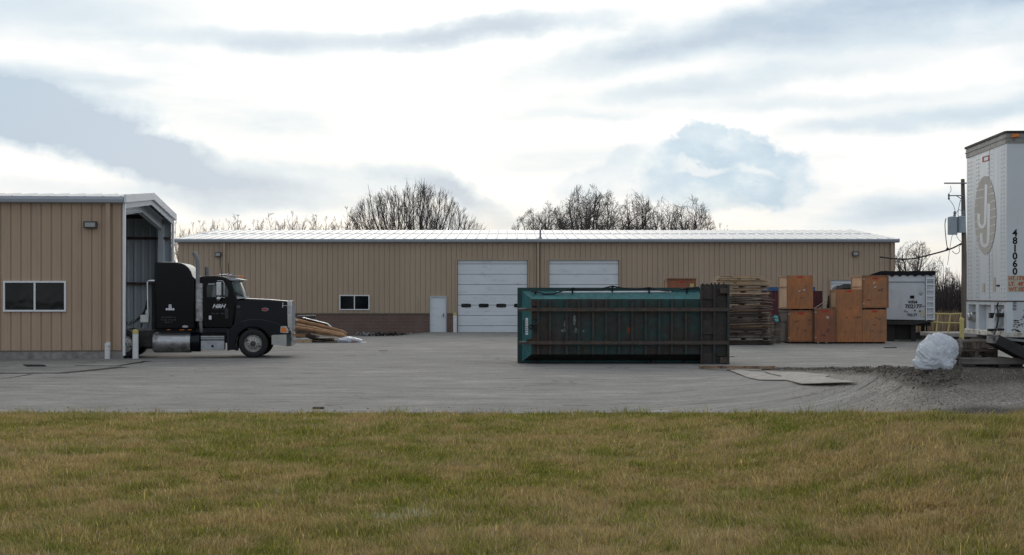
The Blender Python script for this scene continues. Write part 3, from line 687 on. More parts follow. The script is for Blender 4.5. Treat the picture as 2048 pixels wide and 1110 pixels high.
mb.build('roof', 'roof', sm)
mb = MB()
for y0, y1, z0, z1 in ((-.1, WD/2, 5.5, RH-.07), (WD/2, WD+.1, RH-.07, 5.5)): mb.add([(-LW, y0, z0), (-.02, y0, z0), (-.02, y1, z1), (-LW, y1, z1)], [(0, 1, 2, 3)])
mb.build('ceiling_liner', 'steel', sm)
mb = MB(); mb.prism([(-.27, 5.40), (-.05, 5.36), (-.05, 5.58), (-.28, 5.60), (-.30, 5.50)], -LW-.2, .03, 'x'); mb.build('gutter', 'gutter', sm)
def rake(x0, x1, b0, b1, mt, name, inset=0):
    mb = MB(); rz = RH-5.56
    mb.prism([(-.26+inset, 5.60+b0), (WD/2, RH+b0+.02), (WD+.26-inset, 5.60+b0), (WD+.26-inset, 5.60+b1), (WD/2, RH+b1+.02), (-.26+inset, 5.60+b1)], x0, x1, 'x')
    return mb.build(name, mt, sm)
rake(.05, .14, -.20, .07, 'white', 'rake_trim'); rake(.0, .05, -.40, -.19, 'trim', 'rake_panel', .22)
mb = MB(); mb.box(-.02, .06, -.05, .14, .1, 5.42); mb.box(-.02, .06, WD-.18, WD+.08, .1, 5.42); mb.build('corner_trim', 'white', sm)
# rigid frame behind the opening
def frame(x, name='portal_frame'):
    mb = MB()
    for s in (0, 1):
        f = (lambda y: y) if s == 0 else (lambda y: WD-y)
        mb.box(x-.11, x+.11, f(.22), f(.24), 0, 5.2); mb.box(x-.11, x+.11, f(.56), f(.58), 0, 4.97); mb.box(x-.01, x+.01, f(.24), f(.56), 0, 5.1)
        top = [(f(.22), 5.42), (f(WD/2), 5.88)]; bot = [(f(.58), 4.99), (f(2.4), 5.12), (f(WD/2), 5.42)]
        mb.prism([top[0], top[1], bot[2], bot[1], bot[0], (f(.22), 4.99)], x-.012, x+.012, 'x')
        for (a, b) in zip(bot[:-1], bot[1:]): mb.bar((x, a[0], a[1]), (x, b[0], b[1]), .22, .02)
        mb.bar((x, top[0][0], top[0][1]), (x, top[1][0], top[1][1]), .22, .02)
    return mb.build(name, 'trim', sm)
frame(-.42); frame(-9.5)
for z in (2.69, 4.62):
    for ya, yb in ((WD-.26, WD-.06), (.12, .20)): mb = MB(); mb.box(-LW, -.1, ya, yb, z-.05, z+.05); mb.build('girt', 'redsteel', sm)
mb = MB()
for k in range(1, 8):
    y = k*WD/8; z = 5.5+(RH-5.56)*(1-abs(y-WD/2)/(WD/2))-.16; mb.box(-LW, -.5, y-.04, y+.04, z-.08, z+.08)
mb.build('purlin', 'redsteel', sm)
mb = MB(); mb.box(sxx(213.5), sxx(222), -.16, -.045, sz(686), 5.4); mb.build('downspout', 'tan2', sm)
mb = MB(); mb.tube([(sxx(217.5), -.2, -.05), (sxx(217.5), -.2, sz(686))], .095, 14); mb.box(sxx(214)+.04, sxx(223), -.31, -.1, sz(691), sz(684)); mb.build('drain_boot', 'bollard', sm, smooth=True)
window(sm, wn2[0], wn2[1], 0, wn2[2], wn2[3], .06)
wall_light(sm, sxx(183.5), 0, sz(450), .46, .24)
def bollard(name, x, y, z1, r, label, body='bollard', cap='yellow', zc=None):
    t = thing(name, label, 'bollard', (x, y, gzf(x, y)))
    mb = MB(); mb.tube([(0, 0, -.02), (0, 0, z1-.12)], r, 18); mb.build('post', body, t, smooth=True)
    mb = MB(); mb.lathe([(r+.003, z1-.14), (r+.003, z1-.03), (r*.75, z1+.005), (.001, z1+.02)], (0, 0, 0), 'z', 18); mb.build('cap', cap, t, smooth=True)
bollard('bollard', X(271, 51.8), 51.8, 1.0, .10, 'white bollard with yellow top in front of the open end of the small tan building')
bollard('bollard', X(910, 88.2), 88.2, Z(626, 88.2), .11, 'white bollard with yellow cap beside the left sectional door of the long warehouse')
bollard('bollard', X(1923.5, 60), 60, Z(636, 60), .085, 'yellow bollard at the end of the yellow railing by the utility pole', 'yellow', 'yellow')

# ------------------------------------------------------------------ black truck
TD = 52.5; ox = X(430, TD)
truck = thing('semi_truck', 'black conventional semi truck with sleeper parked half out of the small tan building', 'truck', (ox, TD, 0))
def T(u, v): return ((230+u/4.268-430)*TD/F, CH-(480+v/4.268-HZ)*TD/F)
def Tp(*l): return [T(*p) for p in l]
def arc(c, r, a0, a1, n): return [(c[0]+r*math.cos(R(a0+(a1-a0)*i/n)), c[1]+r*math.sin(R(a0+(a1-a0)*i/n))) for i in range(n+1)]
# sleeper
mb = MB(); mb.prism(Tp((350, 765), (350, 215), (356, 200), (368, 192), (420, 188), (520, 190), (570, 197), (605, 212), (635, 238), (655, 270), (668, 310), (690, 330), (692, 765)), .02, 2.42)
body = mb.build('sleeper', 'black', truck, bevel=.07, bseg=4, smooth=True)
for k_, (v_, w_) in enumerate(((660, .48), (682, .50), (702, .36))): marks('sleeper_lettering', w_, .05, 'letters_dim', body, (T(466, v_)[0], .014, T(466, v_)[1]), k_)
mb = MB()
for (u0, u1, v0, v1) in ((445, 457, 582, 599), (459, 470, 582, 599), (472, 489, 580, 599), (491, 502, 582, 599), (504, 516, 582, 599), (468, 478, 566, 579), (481, 494, 566, 579), (470, 479, 550, 564), (482, 491, 550, 564)):
    a = T(u0, v1); b2 = T(u1, v0); mb.box(a[0], b2[0], .008, .018, a[1], b2[1])
mb.build('emblem', 'letters', body)
mb = MB(); c = T(607, 738); mb.lathe([(.001, .004), (.10, .006), (.11, .018)], (0, 0, 0), 'y', 20); mb.v = [(c[0]+x, y, c[1]+z*.42) for x, y, z in mb.v]; mb.build('badge', 'silver', body)
for u0, u1 in ((455, 482), (560, 600), (628, 660)):
    mb = MB(); a = T(u0, 767); b2 = T(u1, 763); mb.box(a[0], b2[0], .0, .02, a[1], b2[1]); mb.build('marker_strip', 'amber', body)
# cab
mb = MB(); mb.prism(Tp((688, 748), (688, 330), (735, 312), (790, 304), (870, 305), (935, 316), (980, 340), (1000, 380), (1040, 500), (1010, 748)), .16, 2.28)
cab = mb.build('cab', 'black', truck, bevel=.06, bseg=3, smooth=True)
mb = MB(); mb.prism(Tp((785, 488), (785, 392), (800, 368), (925, 358), (945, 372), (968, 430), (966, 486)), .14, .17); sw = mb.build('side_window', 'cabglass', cab)
mb = MB(); mb.prism(Tp((828, 486), (838, 392), (860, 388), (862, 486)), .13, .139); mb.prism(Tp((925, 480), (915, 380), (940, 378), (962, 440), (958, 480)), .13, .139); mb.build('window_reflection_panel', 'tint', sw)
mb = MB(); p_ = T(797, 372); q_ = T(853, 382); mb.box(p_[0], q_[0], .10, .17, q_[1], p_[1]); mb.build('rain_guard', 'silver', cab, bevel=.01)
mb = MB()
mb.prism(Tp((770, 740), (770, 500), (773, 500), (773, 740)), .145, .165); mb.prism(Tp((985, 740), (985, 500), (988, 500), (988, 740)), .145, .165)
mb.prism(Tp((770, 742), (770, 738), (988, 738), (988, 742)), .145, .165)
mb.build('door_seam', 'dark', cab)
mb = MB(); mb.prism(Tp((940, 665), (936, 590), (950, 578), (965, 590), (968, 665), (955, 675)), .147, .165); mb.build('peep_window', 'cabglass', cab)
text('door_lettering', 'H&H', .19, 'letters', cab, (T(884, 565)[0], .14, T(884, 565)[1]), sx=1.15, shear=.35, spacing=.9, bold=.006)
marks('door_lettering', .46, .022, 'letters_dim', cab, (T(884, 590)[0], .14, T(884, 590)[1]), 4)
marks('door_lettering', .42, .05, 'letters_dim', cab, (T(875, 628)[0], .14, T(875, 628)[1]), 5)
mb = MB(); a = T(802, 679); b2 = T(824, 646); mb.box(a[0], b2[0], .145, .165, a[1], b2[1]); mb.build('door_sticker', 'letters', cab)
# windscreen pair meeting at a centre post
for y0, y1, yy0 in ((.30, 1.20, 0), (1.24, 2.14, 0)):
    a, b2, c2, d2 = T(986, 355), T(1046, 352), T(1090, 470), T(1025, 485)
    mb = MB()
    fo, fb = T(1048, 350), T(1092, 482)
    yo = .02
    if y0 < 1: ring = [(*T(1000, 356), .24), (*T(1046, 350), .75), (*T(1052, 350), 1.2), (*T(1100, 486), 1.2), (*T(1092, 486), .75), (*T(1030, 490), .24)]
    else: ring = [(*T(1052, 350), 1.24), (*T(1046, 350), 1.7), (*T(1000, 356), 2.2), (*T(1030, 490), 2.2), (*T(1092, 486), 1.7), (*T(1100, 486), 1.24)]
    vs = [(p[0], p[2], p[1]) for p in ring]+[(p[0]-.03, p[2], p[1]) for p in ring]
    n = len(ring); mb.add(vs, [tuple(range(n)), tuple(range(n, 2*n))[::-1]]+[(i, (i+1) % n, n+(i+1) % n, n+i) for i in range(n)])
    mb.build('windscreen', 'tint', cab)
mb = MB(); mb.prism(Tp((1000, 350), (1046, 346), (1090, 486), (1030, 495)), .35, 2.1); mb.build('windscreen_core', 'tint', cab)
mb = MB(); mb.bar((T(1010, 440)[0], .22, T(1010, 440)[1]), (T(1092, 485)[0], .35, T(1092, 485)[1]), .02, .03); mb.build('wiper', 'dark', cab)
mb = MB(); mb.prism(Tp((1020, 492), (1025, 482), (1098, 486), (1100, 497), (1030, 505)), .2, 2.2); mb.build('cowl', 'silver', cab)
mb = MB(); mb.prism(Tp((930, 316), (985, 318), (1088, 338), (1080, 344), (985, 344)), .2, 2.25); mb.build('sun_visor', 'silver', cab)
for k, (u, yl) in enumerate(((966, .35), (984, .8), (1002, 1.2), (1018, 1.6), (1031, 2.05))):
    mb = MB(); c = T(u, 305); mb.tube([(c[0]-.05, yl, c[1]-.035), (c[0]-.03, yl, c[1]+.005), (c[0]+.02, yl, c[1]+.005), (c[0]+.04, yl, c[1]-.03)], .028, 10); mb.build('roof_light', 'amber' if k != 2 else 'silver', cab, smooth=True)
mb = MB(); a = T(950, 302); mb.box(a[0], a[0]+.28, .3, 2.1, a[1]-.03, a[1]+.005); mb.build('roof_light_base', 'silver', cab)
for yl in (.6, 1.8):
    mb = MB(); a = T(875, 300); b2 = T(960, 298); mb.lathe([(.02, 0), (.025, .25), (.04, .33), (.075, .36)], (a[0], yl, a[1]+.02), 'x', 12); mb.build('air_horn', 'chrome', cab, smooth=True)
for u0, v0, u1, v1 in ((895, 130, 915, 350), (965, 195, 972, 290)):
    mb = MB(); a, b2 = T(u0, v0), T(u1, v1); mb.tube([(a[0], .2, a[1]), ((a[0]+b2[0])/2-.01, .19, (a[1]+b2[1])/2), (b2[0], .18, b2[1])], .012, 5); mb.build('antenna', 'dark', cab)
# mirror
mb = MB(); a = T(870, 476); b2 = T(915, 360); mb.box(a[0], b2[0], -.14, -.06, a[1], b2[1]); mir = mb.build('mirror', 'chrome', cab, bevel=.03, bseg=3)
mb = MB(); mb.tube([(T(925, 490)[0], .1, T(925, 490)[1]), (T(938, 470)[0], -.12, T(938, 470)[1]), (T(938, 370)[0], -.12, T(938, 370)[1]), (T(925, 350)[0], -.1, T(925, 350)[1]), (T(880, 350)[0], -.1, T(880, 350)[1])], .016, 6)
mb.tube([(T(855, 495)[0], .12, T(855, 495)[1]), (T(885, 488)[0], -.1, T(885, 488)[1]), (T(940, 493)[0], .12, T(940, 493)[1])], .015, 6); mb.build('bracket', 'chrome', mir)
mb = MB(); c = T(890, 500); mb.lathe([(.001, -.18), (.06, -.17), (.09, -.13), (.09, -.1)], (c[0], 0, c[1]), 'y', 16); mb.build('spot_mirror', 'chrome', mir, smooth=True)
# hood
def hood_ring(u, vt, y0, y1, vb):
    x, zt = T(u, vt); zb = T(u, vb)[1]; r = .13
    pts = [(y0, zb), (y0, zt-r)]+[(y0+r-r*math.cos(R(a)), zt-r+r*math.sin(R(a))) for a in (30, 60, 90)]+[(y1-r+r*math.cos(R(a)), zt-r+r*math.sin(R(a))) for a in (90, 60, 30)]+[(y1, zt-r), (y1, zb)]
    return [(x, a, b) for a, b in pts]
mb = MB(); mb.loft([hood_ring(1000, 497, .22, 2.22, 760), hood_ring(1100, 497, .24, 2.2, 760), hood_ring(1300, 506, .33, 2.11, 760), hood_ring(1462, 520, .42, 2.02, 760)])
hood = mb.build('hood', 'black', truck, smooth=True)
c = T(1272, 594); mb = MB(); mb.lathe([(.001, -.006), (.12, -.004), (.135, .02)], (0, 0, 0), 'y', 24); mb.v = [(c[0]+x, .31+y, c[1]+z*.48) for x, y, z in mb.v]; bd = mb.build('hood_badge', 'silver', hood)
mb = MB(); mb.lathe([(.001, -.008), (.105, -.007)], (0, 0, 0), 'y', 24); mb.v = [(c[0]+x, .31+y, c[1]+z*.42) for x, y, z in mb.v]; mb.build('badge_enamel', 'redlens', bd)
text('unit_number', '130', .12, 'letters_dim', hood, (T(1040, 570)[0], .215, T(1040, 570)[1]), sx=1.1)
bpy.data.objects['unit_number'].data.materials[0] = M['steel']
mb = MB(); mb.prism(Tp((1035, 700), (1035, 610), (1078, 608), (1080, 700)), .225, .235); mb.build('vent_panel', 'dark', hood)
mb = MB(); mb.bar((T(1425, 535)[0], .36, T(1425, 535)[1]), (T(1422, 578)[0], .36, T(1422, 578)[1]), .03, .02); mb.bar((T(1425, 560)[0], .36, T(1425, 560)[1]), (T(1470, 562)[0], .4, T(1470, 562)[1]), .02, .02); mb.build('hood_latch', 'chrome', hood)
# grille shell
mb = MB(); mb.prism(Tp((1462, 800), (1460, 522), (1488, 516), (1497, 524), (1503, 560), (1505, 790), (1498, 800)), .40, 2.04); gr = mb.build('grille', 'chrome', truck, bevel=.03, bseg=3)
mb = MB()
for k in range(12): y = .52+k*.118; mb.box(T(1505, 0)[0]-.02, T(1505, 0)[0]+.012, y, y+.06, T(0, 770)[1], T(0, 560)[1])
mb.build('grille_bar', 'silver', gr)
mb = MB(); mb.prism(Tp((1466, 632), (1466, 565), (1484, 562), (1488, 570), (1488, 632)), .385, .4); mb.build('intake_grommet', 'silver', gr)
# bumper
mb = MB(); x0 = T(1335, 0)[0]; x1 = T(1510, 0)[0]; z0 = T(0, 908)[1]; z1 = T(0, 806)[1]
mb.loft([[(x0, .02, z0+.06), (x0, .02, z1), (x0+.05, .08, z1), (x0+.05, .08, z0+.06)], [(x1-.2, .02, z0), (x1-.2, .02, z1), (x1-.2, .1, z1), (x1-.2, .1, z0)],
         [(x1-.05, .12, z0), (x1-.05, .12, z1), (x1-.13, .18, z1), (x1-.13, .18, z0)], [(x1, .35, z0), (x1, .35, z1), (x1-.06, .35, z1), (x1-.06, .35, z0)],
         [(x1, 2.1, z0), (x1, 2.1, z1), (x1-.06, 2.1, z1), (x1-.06, 2.1, z0)], [(x1-.05, 2.34, z0), (x1-.05, 2.34, z1), (x1-.13, 2.28, z1), (x1-.13, 2.28, z0)], [(x0, 2.42, z0), (x0, 2.42, z1), (x0+.05, 2.36, z1), (x0+.05, 2.36, z0)]])
bp = mb.build('bumper', 'chrome', truck)
mb = MB(); mb.box(x1-.075, x1-.03, .10, .12, T(0, 868)[1], T(0, 832)[1]); mb.build('marker_light', 'lamp_body', bp)
mb = MB(); mb.box(T(1340, 0)[0], T(1492, 0)[0], .3, 2.2, T(0, 830)[1], T(0, 780)[1]); mb.build('bumper_mount', 'under', bp)
# fenders, wheel arch
wc = T(1178, 890); wr = .505
def fender(y0, y1):
    top = Tp((975, 938), (975, 770), (1010, 725), (1070, 690), (1170, 672), (1260, 676), (1340, 694), (1420, 722), (1478, 745), (1478, 808), (1340, 812))
    inner = arc(wc, .60, 22, 172, 16)
    mb = MB(); mb.prism(top+inner[:]+[(wc[0]-.6, T(0, 938)[1])], y0, y1); return mb
fd = fender(.0, .5).build('fender', 'navy', truck, bevel=.035, bseg=3)
fender(1.95, 2.44).build('fender', 'navy', truck, bevel=.035, bseg=3)
mb = MB(); mb.prism(Tp((1408, 790), (1412, 738), (1455, 734), (1474, 760), (1478, 795), (1440, 797)), -.012, .02); hl = mb.build('headlight', 'chrome', fd, bevel=.008)
mb = MB(); mb.prism(Tp((1413, 786), (1416, 748), (1450, 744), (1461, 765), (1463, 788)), -.03, -.012); mb.build('turn_signal', 'amber', hl, bevel=.008)
mb = MB(); mb.prism(Tp((960, 945), (955, 760), (980, 760), (985, 940)), .02, .5); mb.prism(Tp((1025, 945), (1030, 915), (1050, 915), (1045, 945)), .1, .5); mb.build('mud_guard', 'dark', truck)
# wheels
def wheel(x, z, r, ys, w=.30, parent=truck, dual=False):
    mb = MB(); ro, ri = r, r*.60
    mb.lathe([(ri, ys+.02), (ri*1.12, ys+.0), (ro*.90, ys), (ro*.975, ys+.025), (ro, ys+.06), (ro, ys+w-.06), (ro*.975, ys+w-.025), (ro*.9, ys+w), (ri, ys+w-.02)], (x, 0, z), 'y', 48)
    t = mb.build('wheel', 'dark', parent, smooth=True, ang=50)
    mb = MB(); mb.lathe([(ri*1.02, ys+.012), (ri*1.0, ys+.035), (ri*.93, ys+.06), (ri*.86, ys+.05), (ri*.78, ys+.065), (ri*.5, ys+.01), (ri*.38, ys-.01), (.001, ys-.01)], (x, 0, z), 'y', 40)
    rm = mb.build('rim', 'rim', t, smooth=True, ang=50)
    mb = MB()
    for k in range(10):
        a = 2*math.pi*k/10; cx_, cz_ = x+math.cos(a)*ri*.56, z+math.sin(a)*ri*.56
        mb.lathe([(.019, ys+.03), (.019, ys-.012), (.001, ys-.014)], (cx_, 0, cz_), 'y', 8)
    for a in (20, 110, 155, 200, 290, 335):
        if a in (155, 335): cx_, cz_ = x+math.cos(R(a))*ri*.80, z+math.sin(R(a))*ri*.80; mb.lathe([(.042, ys+.05), (.042, ys+.044), (.001, ys+.043)], (cx_, 0, cz_), 'y', 12)
    mb.lathe([(ri*.33, ys+.01), (ri*.33, ys-.045), (ri*.26, ys-.06), (.001, ys-.06)], (x, 0, z), 'y', 20)
    mb.build('hub', 'lamp_body', rm, smooth=True)
    return t
wheel(wc[0], wr, wr, 0.0); 
w2 = wheel(wc[0]+.05, wr, wr, 2.1)
for k, u in enumerate((95, -235)):
    xx_ = T(u, 0)[0]; wheel(xx_, wr, wr, .02, .56); wheel(xx_, wr, wr, 1.86, .56)
mb = MB(); mb.tube([(wc[0], .25, wr), (wc[0]+.1, 2.2, wr)], .07, 8); mb.tube([(T(95, 0)[0], .3, wr), (T(95, 0)[0], 2.1, wr)], .12, 8); mb.tube([(T(-235, 0)[0], .3, wr), (T(-235, 0)[0], 2.1, wr)], .12, 8); mb.build('axle', 'under', truck)
# chassis
mb = MB()
for y in (.78, 1.58): mb.box(T(-330, 0)[0], T(1480, 0)[0], y, y+.09, T(0, 838)[1], T(0, 770)[1])
mb.box(T(70, 0)[0], T(350, 0)[0], .35, 2.1, T(0, 915)[1]+.02, T(0, 772)[1]); mb.box(T(640, 0)[0], T(1000, 0)[0], .3, 2.2, T(0, 880)[1], T(0, 750)[1]); mb.box(T(250, 0)[0], T(325, 0)[0], .5, .7, T(0, 930)[1], T(0, 915)[1]+.02)
mb.box(T(350, 0)[0], T(690, 0)[0], .3, 2.2, T(0, 800)[1], T(0, 764)[1])
mb.build('chassis', 'under', truck)
mb = MB(); mb.box(T(-60, 0)[0], T(60, 0)[0], .75, 1.7, T(0, 770)[1], T(0, 758)[1]); mb.build('fifth_wheel', 'under', truck)
# tanks, steps
cz_ = (T(0, 785)[1]+T(0, 962)[1])/2; rr_ = (T(0, 785)[1]-T(0, 962)[1])/2
mb = MB(); a, b2 = T(325, 0)[0], T(645, 0)[0]
mb.lathe([(.001, a), (rr_*.8, a+.004), (rr_*.96, a+.03), (rr_, a+.07), (rr_, b2)], (0, .03+rr_, cz_), 'x', 36); tk = mb.build('fuel_tank', 'alu', truck, smooth=True)
mb = MB()
for u in (385, 605): x = T(u, 0)[0]; mb.lathe([(rr_+.004, x), (rr_+.006, x+.012), (rr_+.006, x+.06), (rr_+.004, x+.07)], (0, .03+rr_, cz_), 'x', 36)
mb.build('tank_strap', 'alu', tk, smooth=True)
mb = MB(); mb.lathe([(.07, 0), (.07, .05), (.001, .05)], (T(365, 0)[0], .03+rr_*.6, cz_+rr_*.85), 'z', 12); mb.build('filler_cap', 'steel', tk)
mb = MB(); mb.lathe([(.001, b2+.002), (rr_*.97, b2+.003), (rr_*.98, T(735, 0)[0]-.05), (rr_*.8, T(735, 0)[0]), (.001, T(735, 0)[0])], (0, .05+rr_, cz_+.02), 'x', 36); mb.build('battery_box', 'navy', truck, smooth=True)
mb = MB(); mb.box(T(738, 0)[0], T(935, 0)[0], .04, .5, T(0, 940)[1], T(0, 858)[1]); sb = mb.build('step_box', 'silver', truck, bevel=.012)
mb = MB(); mb.box(T(738, 0)[0], T(935, 0)[0], .06, .5, T(0, 848)[1], T(0, 838)[1]); mb.box(T(738, 0)[0], T(935, 0)[0], .04, .2, T(0, 832)[1], T(0, 818)[1]); mb.build('step_tread', 'silver', sb)
mb = MB(); c = T(835, 905); mb.lathe([(.045, .03), (.045, .025), (.001, .025)], (c[0], 0, c[1]), 'y', 12); mb.bar((c[0]-.05, .025, c[1]), (c[0]+.05, .025, c[1]), .01, .015); mb.bar((c[0], .025, c[1]-.06), (c[0], .025, c[1]+.06), .01, .015); mb.build('latch', 'dark', sb)
mb = MB(); mb.box(T(735, 0)[0], T(970, 0)[0], .08, .6, T(0, 790)[1], T(0, 752)[1]); mb.build('sill_panel', 'navy', truck)
# exhaust stack: pipe, muffler shield, lower elbow
c = T(715, 0)[0]; yk = -.05
mb = MB(); px_, pz = T(705, 368); tx, tz = T(690, 112)
mb.tube([(px_+.03, yk+.1, pz-.05), (px_+.03, yk+.1, T(0, 220)[1]), (px_+.02, yk+.1, T(0, 175)[1]), (px_-.02, yk+.1, T(0, 140)[1]), (T(686, 0)[0], yk+.1, T(0, 118)[1]), (T(676, 0)[0], yk+.1, T(0, 108)[1])], .075, 14); ex = mb.build('exhaust_stack', 'steel', truck, smooth=True)
mb = MB(); a = T(0, 695)[1]; b2 = T(0, 370)[1]; xm = T(724, 0)[0]; mb.lathe([(.11, a), (.135, a+.02), (.135, b2-.02), (.10, b2)], (xm, yk+.12, 0), 'z', 24); mb.build('muffler_shield', 'alu', ex, smooth=True)
mb = MB(); mb.tube([(T(735, 0)[0], yk+.1, T(0, 690)[1]), (T(738, 0)[0], yk+.1, T(0, 745)[1]), (T(742, 0)[0], yk+.15, T(0, 775)[1]), (T(730, 0)[0], .4, T(0, 790)[1])], .06, 12); mb.build('elbow', 'steel', ex, smooth=True)
ex2 = MB(); ex2.tube([(T(722, 0)[0], 2.4, T(0, 700)[1]), (T(722, 0)[0], 2.4, T(0, 220)[1])], .08, 12); ex2.build('exhaust_stack', 'steel', truck, smooth=True)
# headache rack, jug, coiled air hoses behind the sleeper
mb = MB(); mb.tube([(T(295, 0)[0], .1, T(0, 655)[1]), (T(290, 0)[0], .1, T(0, 360)[1]), (T(300, 0)[0], .1, T(0, 350)[1]), (T(348, 0)[0], .1, T(0, 350)[1])], .035, 8)
mb.tube([(T(295, 0)[0], 2.3, T(0, 655)[1]), (T(290, 0)[0], 2.3, T(0, 360)[1]), (T(348, 0)[0], 2.3, T(0, 350)[1])], .035, 8); mb.bar((T(293, 0)[0], .1, T(0, 372)[1]), (T(293, 0)[0], 2.3, T(0, 372)[1]), .05, .05); mb.build('rear_rack', 'chrome', truck, smooth=True)
mb = MB(); mb.box(T(318, 0)[0], T(350, 0)[0], .25, 2.2, T(0, 765)[1], T(0, 365)[1]); mb.build('back_panel', 'dark', truck)
mb = MB(); a = T(218, 705); b2 = T(290, 640); mb.box(a[0], b2[0], .3, .6, a[1], b2[1]); mb.box(T(262, 0)[0], T(288, 0)[0], .33, .5, T(0, 640)[1], T(0, 598)[1]); mb.build('washer_jug', 'clothwhite', truck, bevel=.03)
for j, (yy_, m_) in enumerate(((.45, 'under'), (.7, 'steel'))):
    mb = MB(); pts = []
    p0, p1, p2 = T(272, 545), T(225, 690), T(50, 715)
    for i in range(260):
        t = i/259; bx_ = (1-t)**2*p0[0]+2*t*(1-t)*(p1[0]-.1*j)+t*t*p2[0]; bz_ = (1-t)**2*p0[1]+2*t*(1-t)*(p1[1]-.12*j-.1)+t*t*p2[1]
        a = i*(.26+.05*j); rad = .10
        pts.append((bx_+rad*math.cos(a)*.6, yy_+rad*math.sin(a), bz_+rad*math.cos(a)*.8))
    mb.tube(pts, .009, 4); mb.build('air_hose', m_, truck)
mb = MB(); mb.tube([(T(275, 0)[0], .5, T(0, 500)[1]), (T(262, 0)[0], .5, T(0, 540)[1]), (T(240, 0)[0], .4, T(0, 700)[1]), (T(220, 0)[0], .4, T(0, 745)[1])], .02, 6); mb.build('cable', 'wire', truck)

_a = R(4.8); _px = wc[0]; truck.rotation_euler = (0, 0, _a); truck.location = (ox+_px-_px*math.cos(_a), TD-_px*math.sin(_a), 0)
# ------------------------------------------------------------------ green container lying on its side
CD = 47.9
tubo = thing('roll_off_container', 'green rusty steel waste container lying on its side with its ribbed floor facing out', 'container', (X(1246, CD), CD, 0))
CXp = lambda px: (px-1246)*CD/F
CZ = lambda py: CH-(py-HZ)*CD/F
def ring(x0, x1, z0, z1, y): return [(x0, y, z0), (x1, y, z0), (x1, y, z1), (x0, y, z1)]
fx0, fx1, fz0, fz1 = CXp(1063), CXp(1402), CZ(708.5), CZ(598)
mb = MB(); mb.box(fx0, CXp(1456)-.04, .0, .03, fz0, fz1); fl = mb.build('floor_plate', 'teal_floor', tubo)
mb = MB()     # flared lower sides and the tub behind
A_, B_ = ring(fx0, fx1, fz0, fz1, .03), ring(CXp(1047), fx1, CZ(722), CZ(584), .42)
mb.add([A_[2], A_[3], B_[3], B_[2], A_[0], B_[0]], [(0, 1, 2, 3), (1, 4, 5, 2)])
sd = mb.build('flared_side', 'teal', tubo)
mb = MB(); mb.add([A_[0], A_[1], B_[1], B_[0]], [(0, 1, 2, 3)]); mb.build('shade_painted_lower_side', 'under', tubo)  # underside shade put into the colour: black instead of the green paint
mb = MB(); mb.loft([ring(CXp(1047), fx1, CZ(722), CZ(584), .42), ring(CXp(1044.5), fx1, CZ(724), CZ(582), .46)], caps=False); mb.tube([(CXp(1060), .44, CZ(583.5)), (fx1, .44, CZ(582.5))], .022, 8); mb.build('side_edge', 'teal', tubo)
mb = MB(); S2 = .62
x_l = CXp(1024+(1037-1024)*(CD+S2)/CD)-.0; 
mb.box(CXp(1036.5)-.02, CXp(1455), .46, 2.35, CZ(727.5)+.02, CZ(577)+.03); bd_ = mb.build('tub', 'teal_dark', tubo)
mb = MB(); mb.tube([(CXp(1115), .40, CZ(584.5)), (CXp(1200), .40, CZ(584)), (CXp(1310), .40, CZ(583.5)), (CXp(1345), .40, CZ(583.5))], .03, 8); mb.build('painted_sky_glint', 'white', tubo, smooth=True)  # sky glint along the top edge, put in as a white tube
# crossmembers and long rails
xsr = [1077, 1101, 1134, 1158, 1187, 1213, 1239, 1265, 1292, 1319, 1344, 1372]
for px in xsr:
    mb = MB(); x = CXp(px); mb.box(x-.018, x+.018, -.11, .0, fz0, fz1); mb.box(x-.05, x+.018, -.13, -.11, fz0, fz1); mb.build('crossmember', 'teal_rib', tubo)
for py in (619, 685):
    mb = MB(); z = CZ(py); mb.box(CXp(1035), CXp(1455), -.21, -.135, z-.055, z+.045); mb.box(CXp(1035), CXp(1455), -.215, -.21, z-.055, z+.055)
    r_ = mb.build('long_rail', 'rail_rust', tubo)
    mb = MB(); mb.box(CXp(1034.5), CXp(1054), -.23, -.2151, z+.012, z+.056); mb.build('worn_rail_end', 'scrape', r_)
# dark recess plates at the left, hook
for z0, z1, x1_ in ((612, 600, 1075), (637, 622, 1075), (684, 674, 1076)):
    mb = MB(); mb.box(CXp(1064), CXp(x1_), -.1, .0, CZ(z0), CZ(z1)); mb.build('bracket_plate', 'rust', tubo)
mb = MB(); mb.box(CXp(1053), CXp(1064), -.06, .2, CZ(684), CZ(678)); mb.build('bracket_plate', 'rust', tubo)
mb = MB(); z = CZ(653); mb.tube([(CXp(1075), -.12, z+.05), (CXp(1060), -.2, z+.05), (CXp(1057), -.2, z), (CXp(1060), -.2, z-.06), (CXp(1075), -.12, z-.06)], .025, 8); mb.box(CXp(1062), CXp(1076), -.14, -.08, z-.02, z+.03); mb.build('hook', 'dark', tubo)
# right-hand door post, full height
zt, zb = CZ(570)+.02, CZ(730)-.0
px0, px1 = CXp(1400), CXp(1456)
mb = MB(); mb.box(px0, px1, -.06, .02, zb, zt); mb.box(px0, px0+.05, -.2, -.06, zb, zt); mb.box(px1-.05, px1, -.2, -.06, zb, zt)
xm_ = CXp(1427); mb.box(xm_-.03, xm_+.03, -.2, -.06, zb, zt)
post = mb.build('door_post', 'post_rust', tubo)
for a, b2 in ((571, 598), (640, 668), (706, 729)):
    mb = MB(); mb.box(px0+.05, xm_-.03, -.12, -.06, CZ(b2), CZ(a)); mb.build('post_panel', 'post_rust', post)
for a, b2 in ((576, 586.5), (714, 726)): mb = MB(); mb.box(CXp(1438), CXp(1453), -.19, -.06, CZ(b2), CZ(a)); mb.build('corner_pocket', 'rail_rust', post)
mb = MB()
for a, b2 in ((590, 604), (705, 690)):
    pass
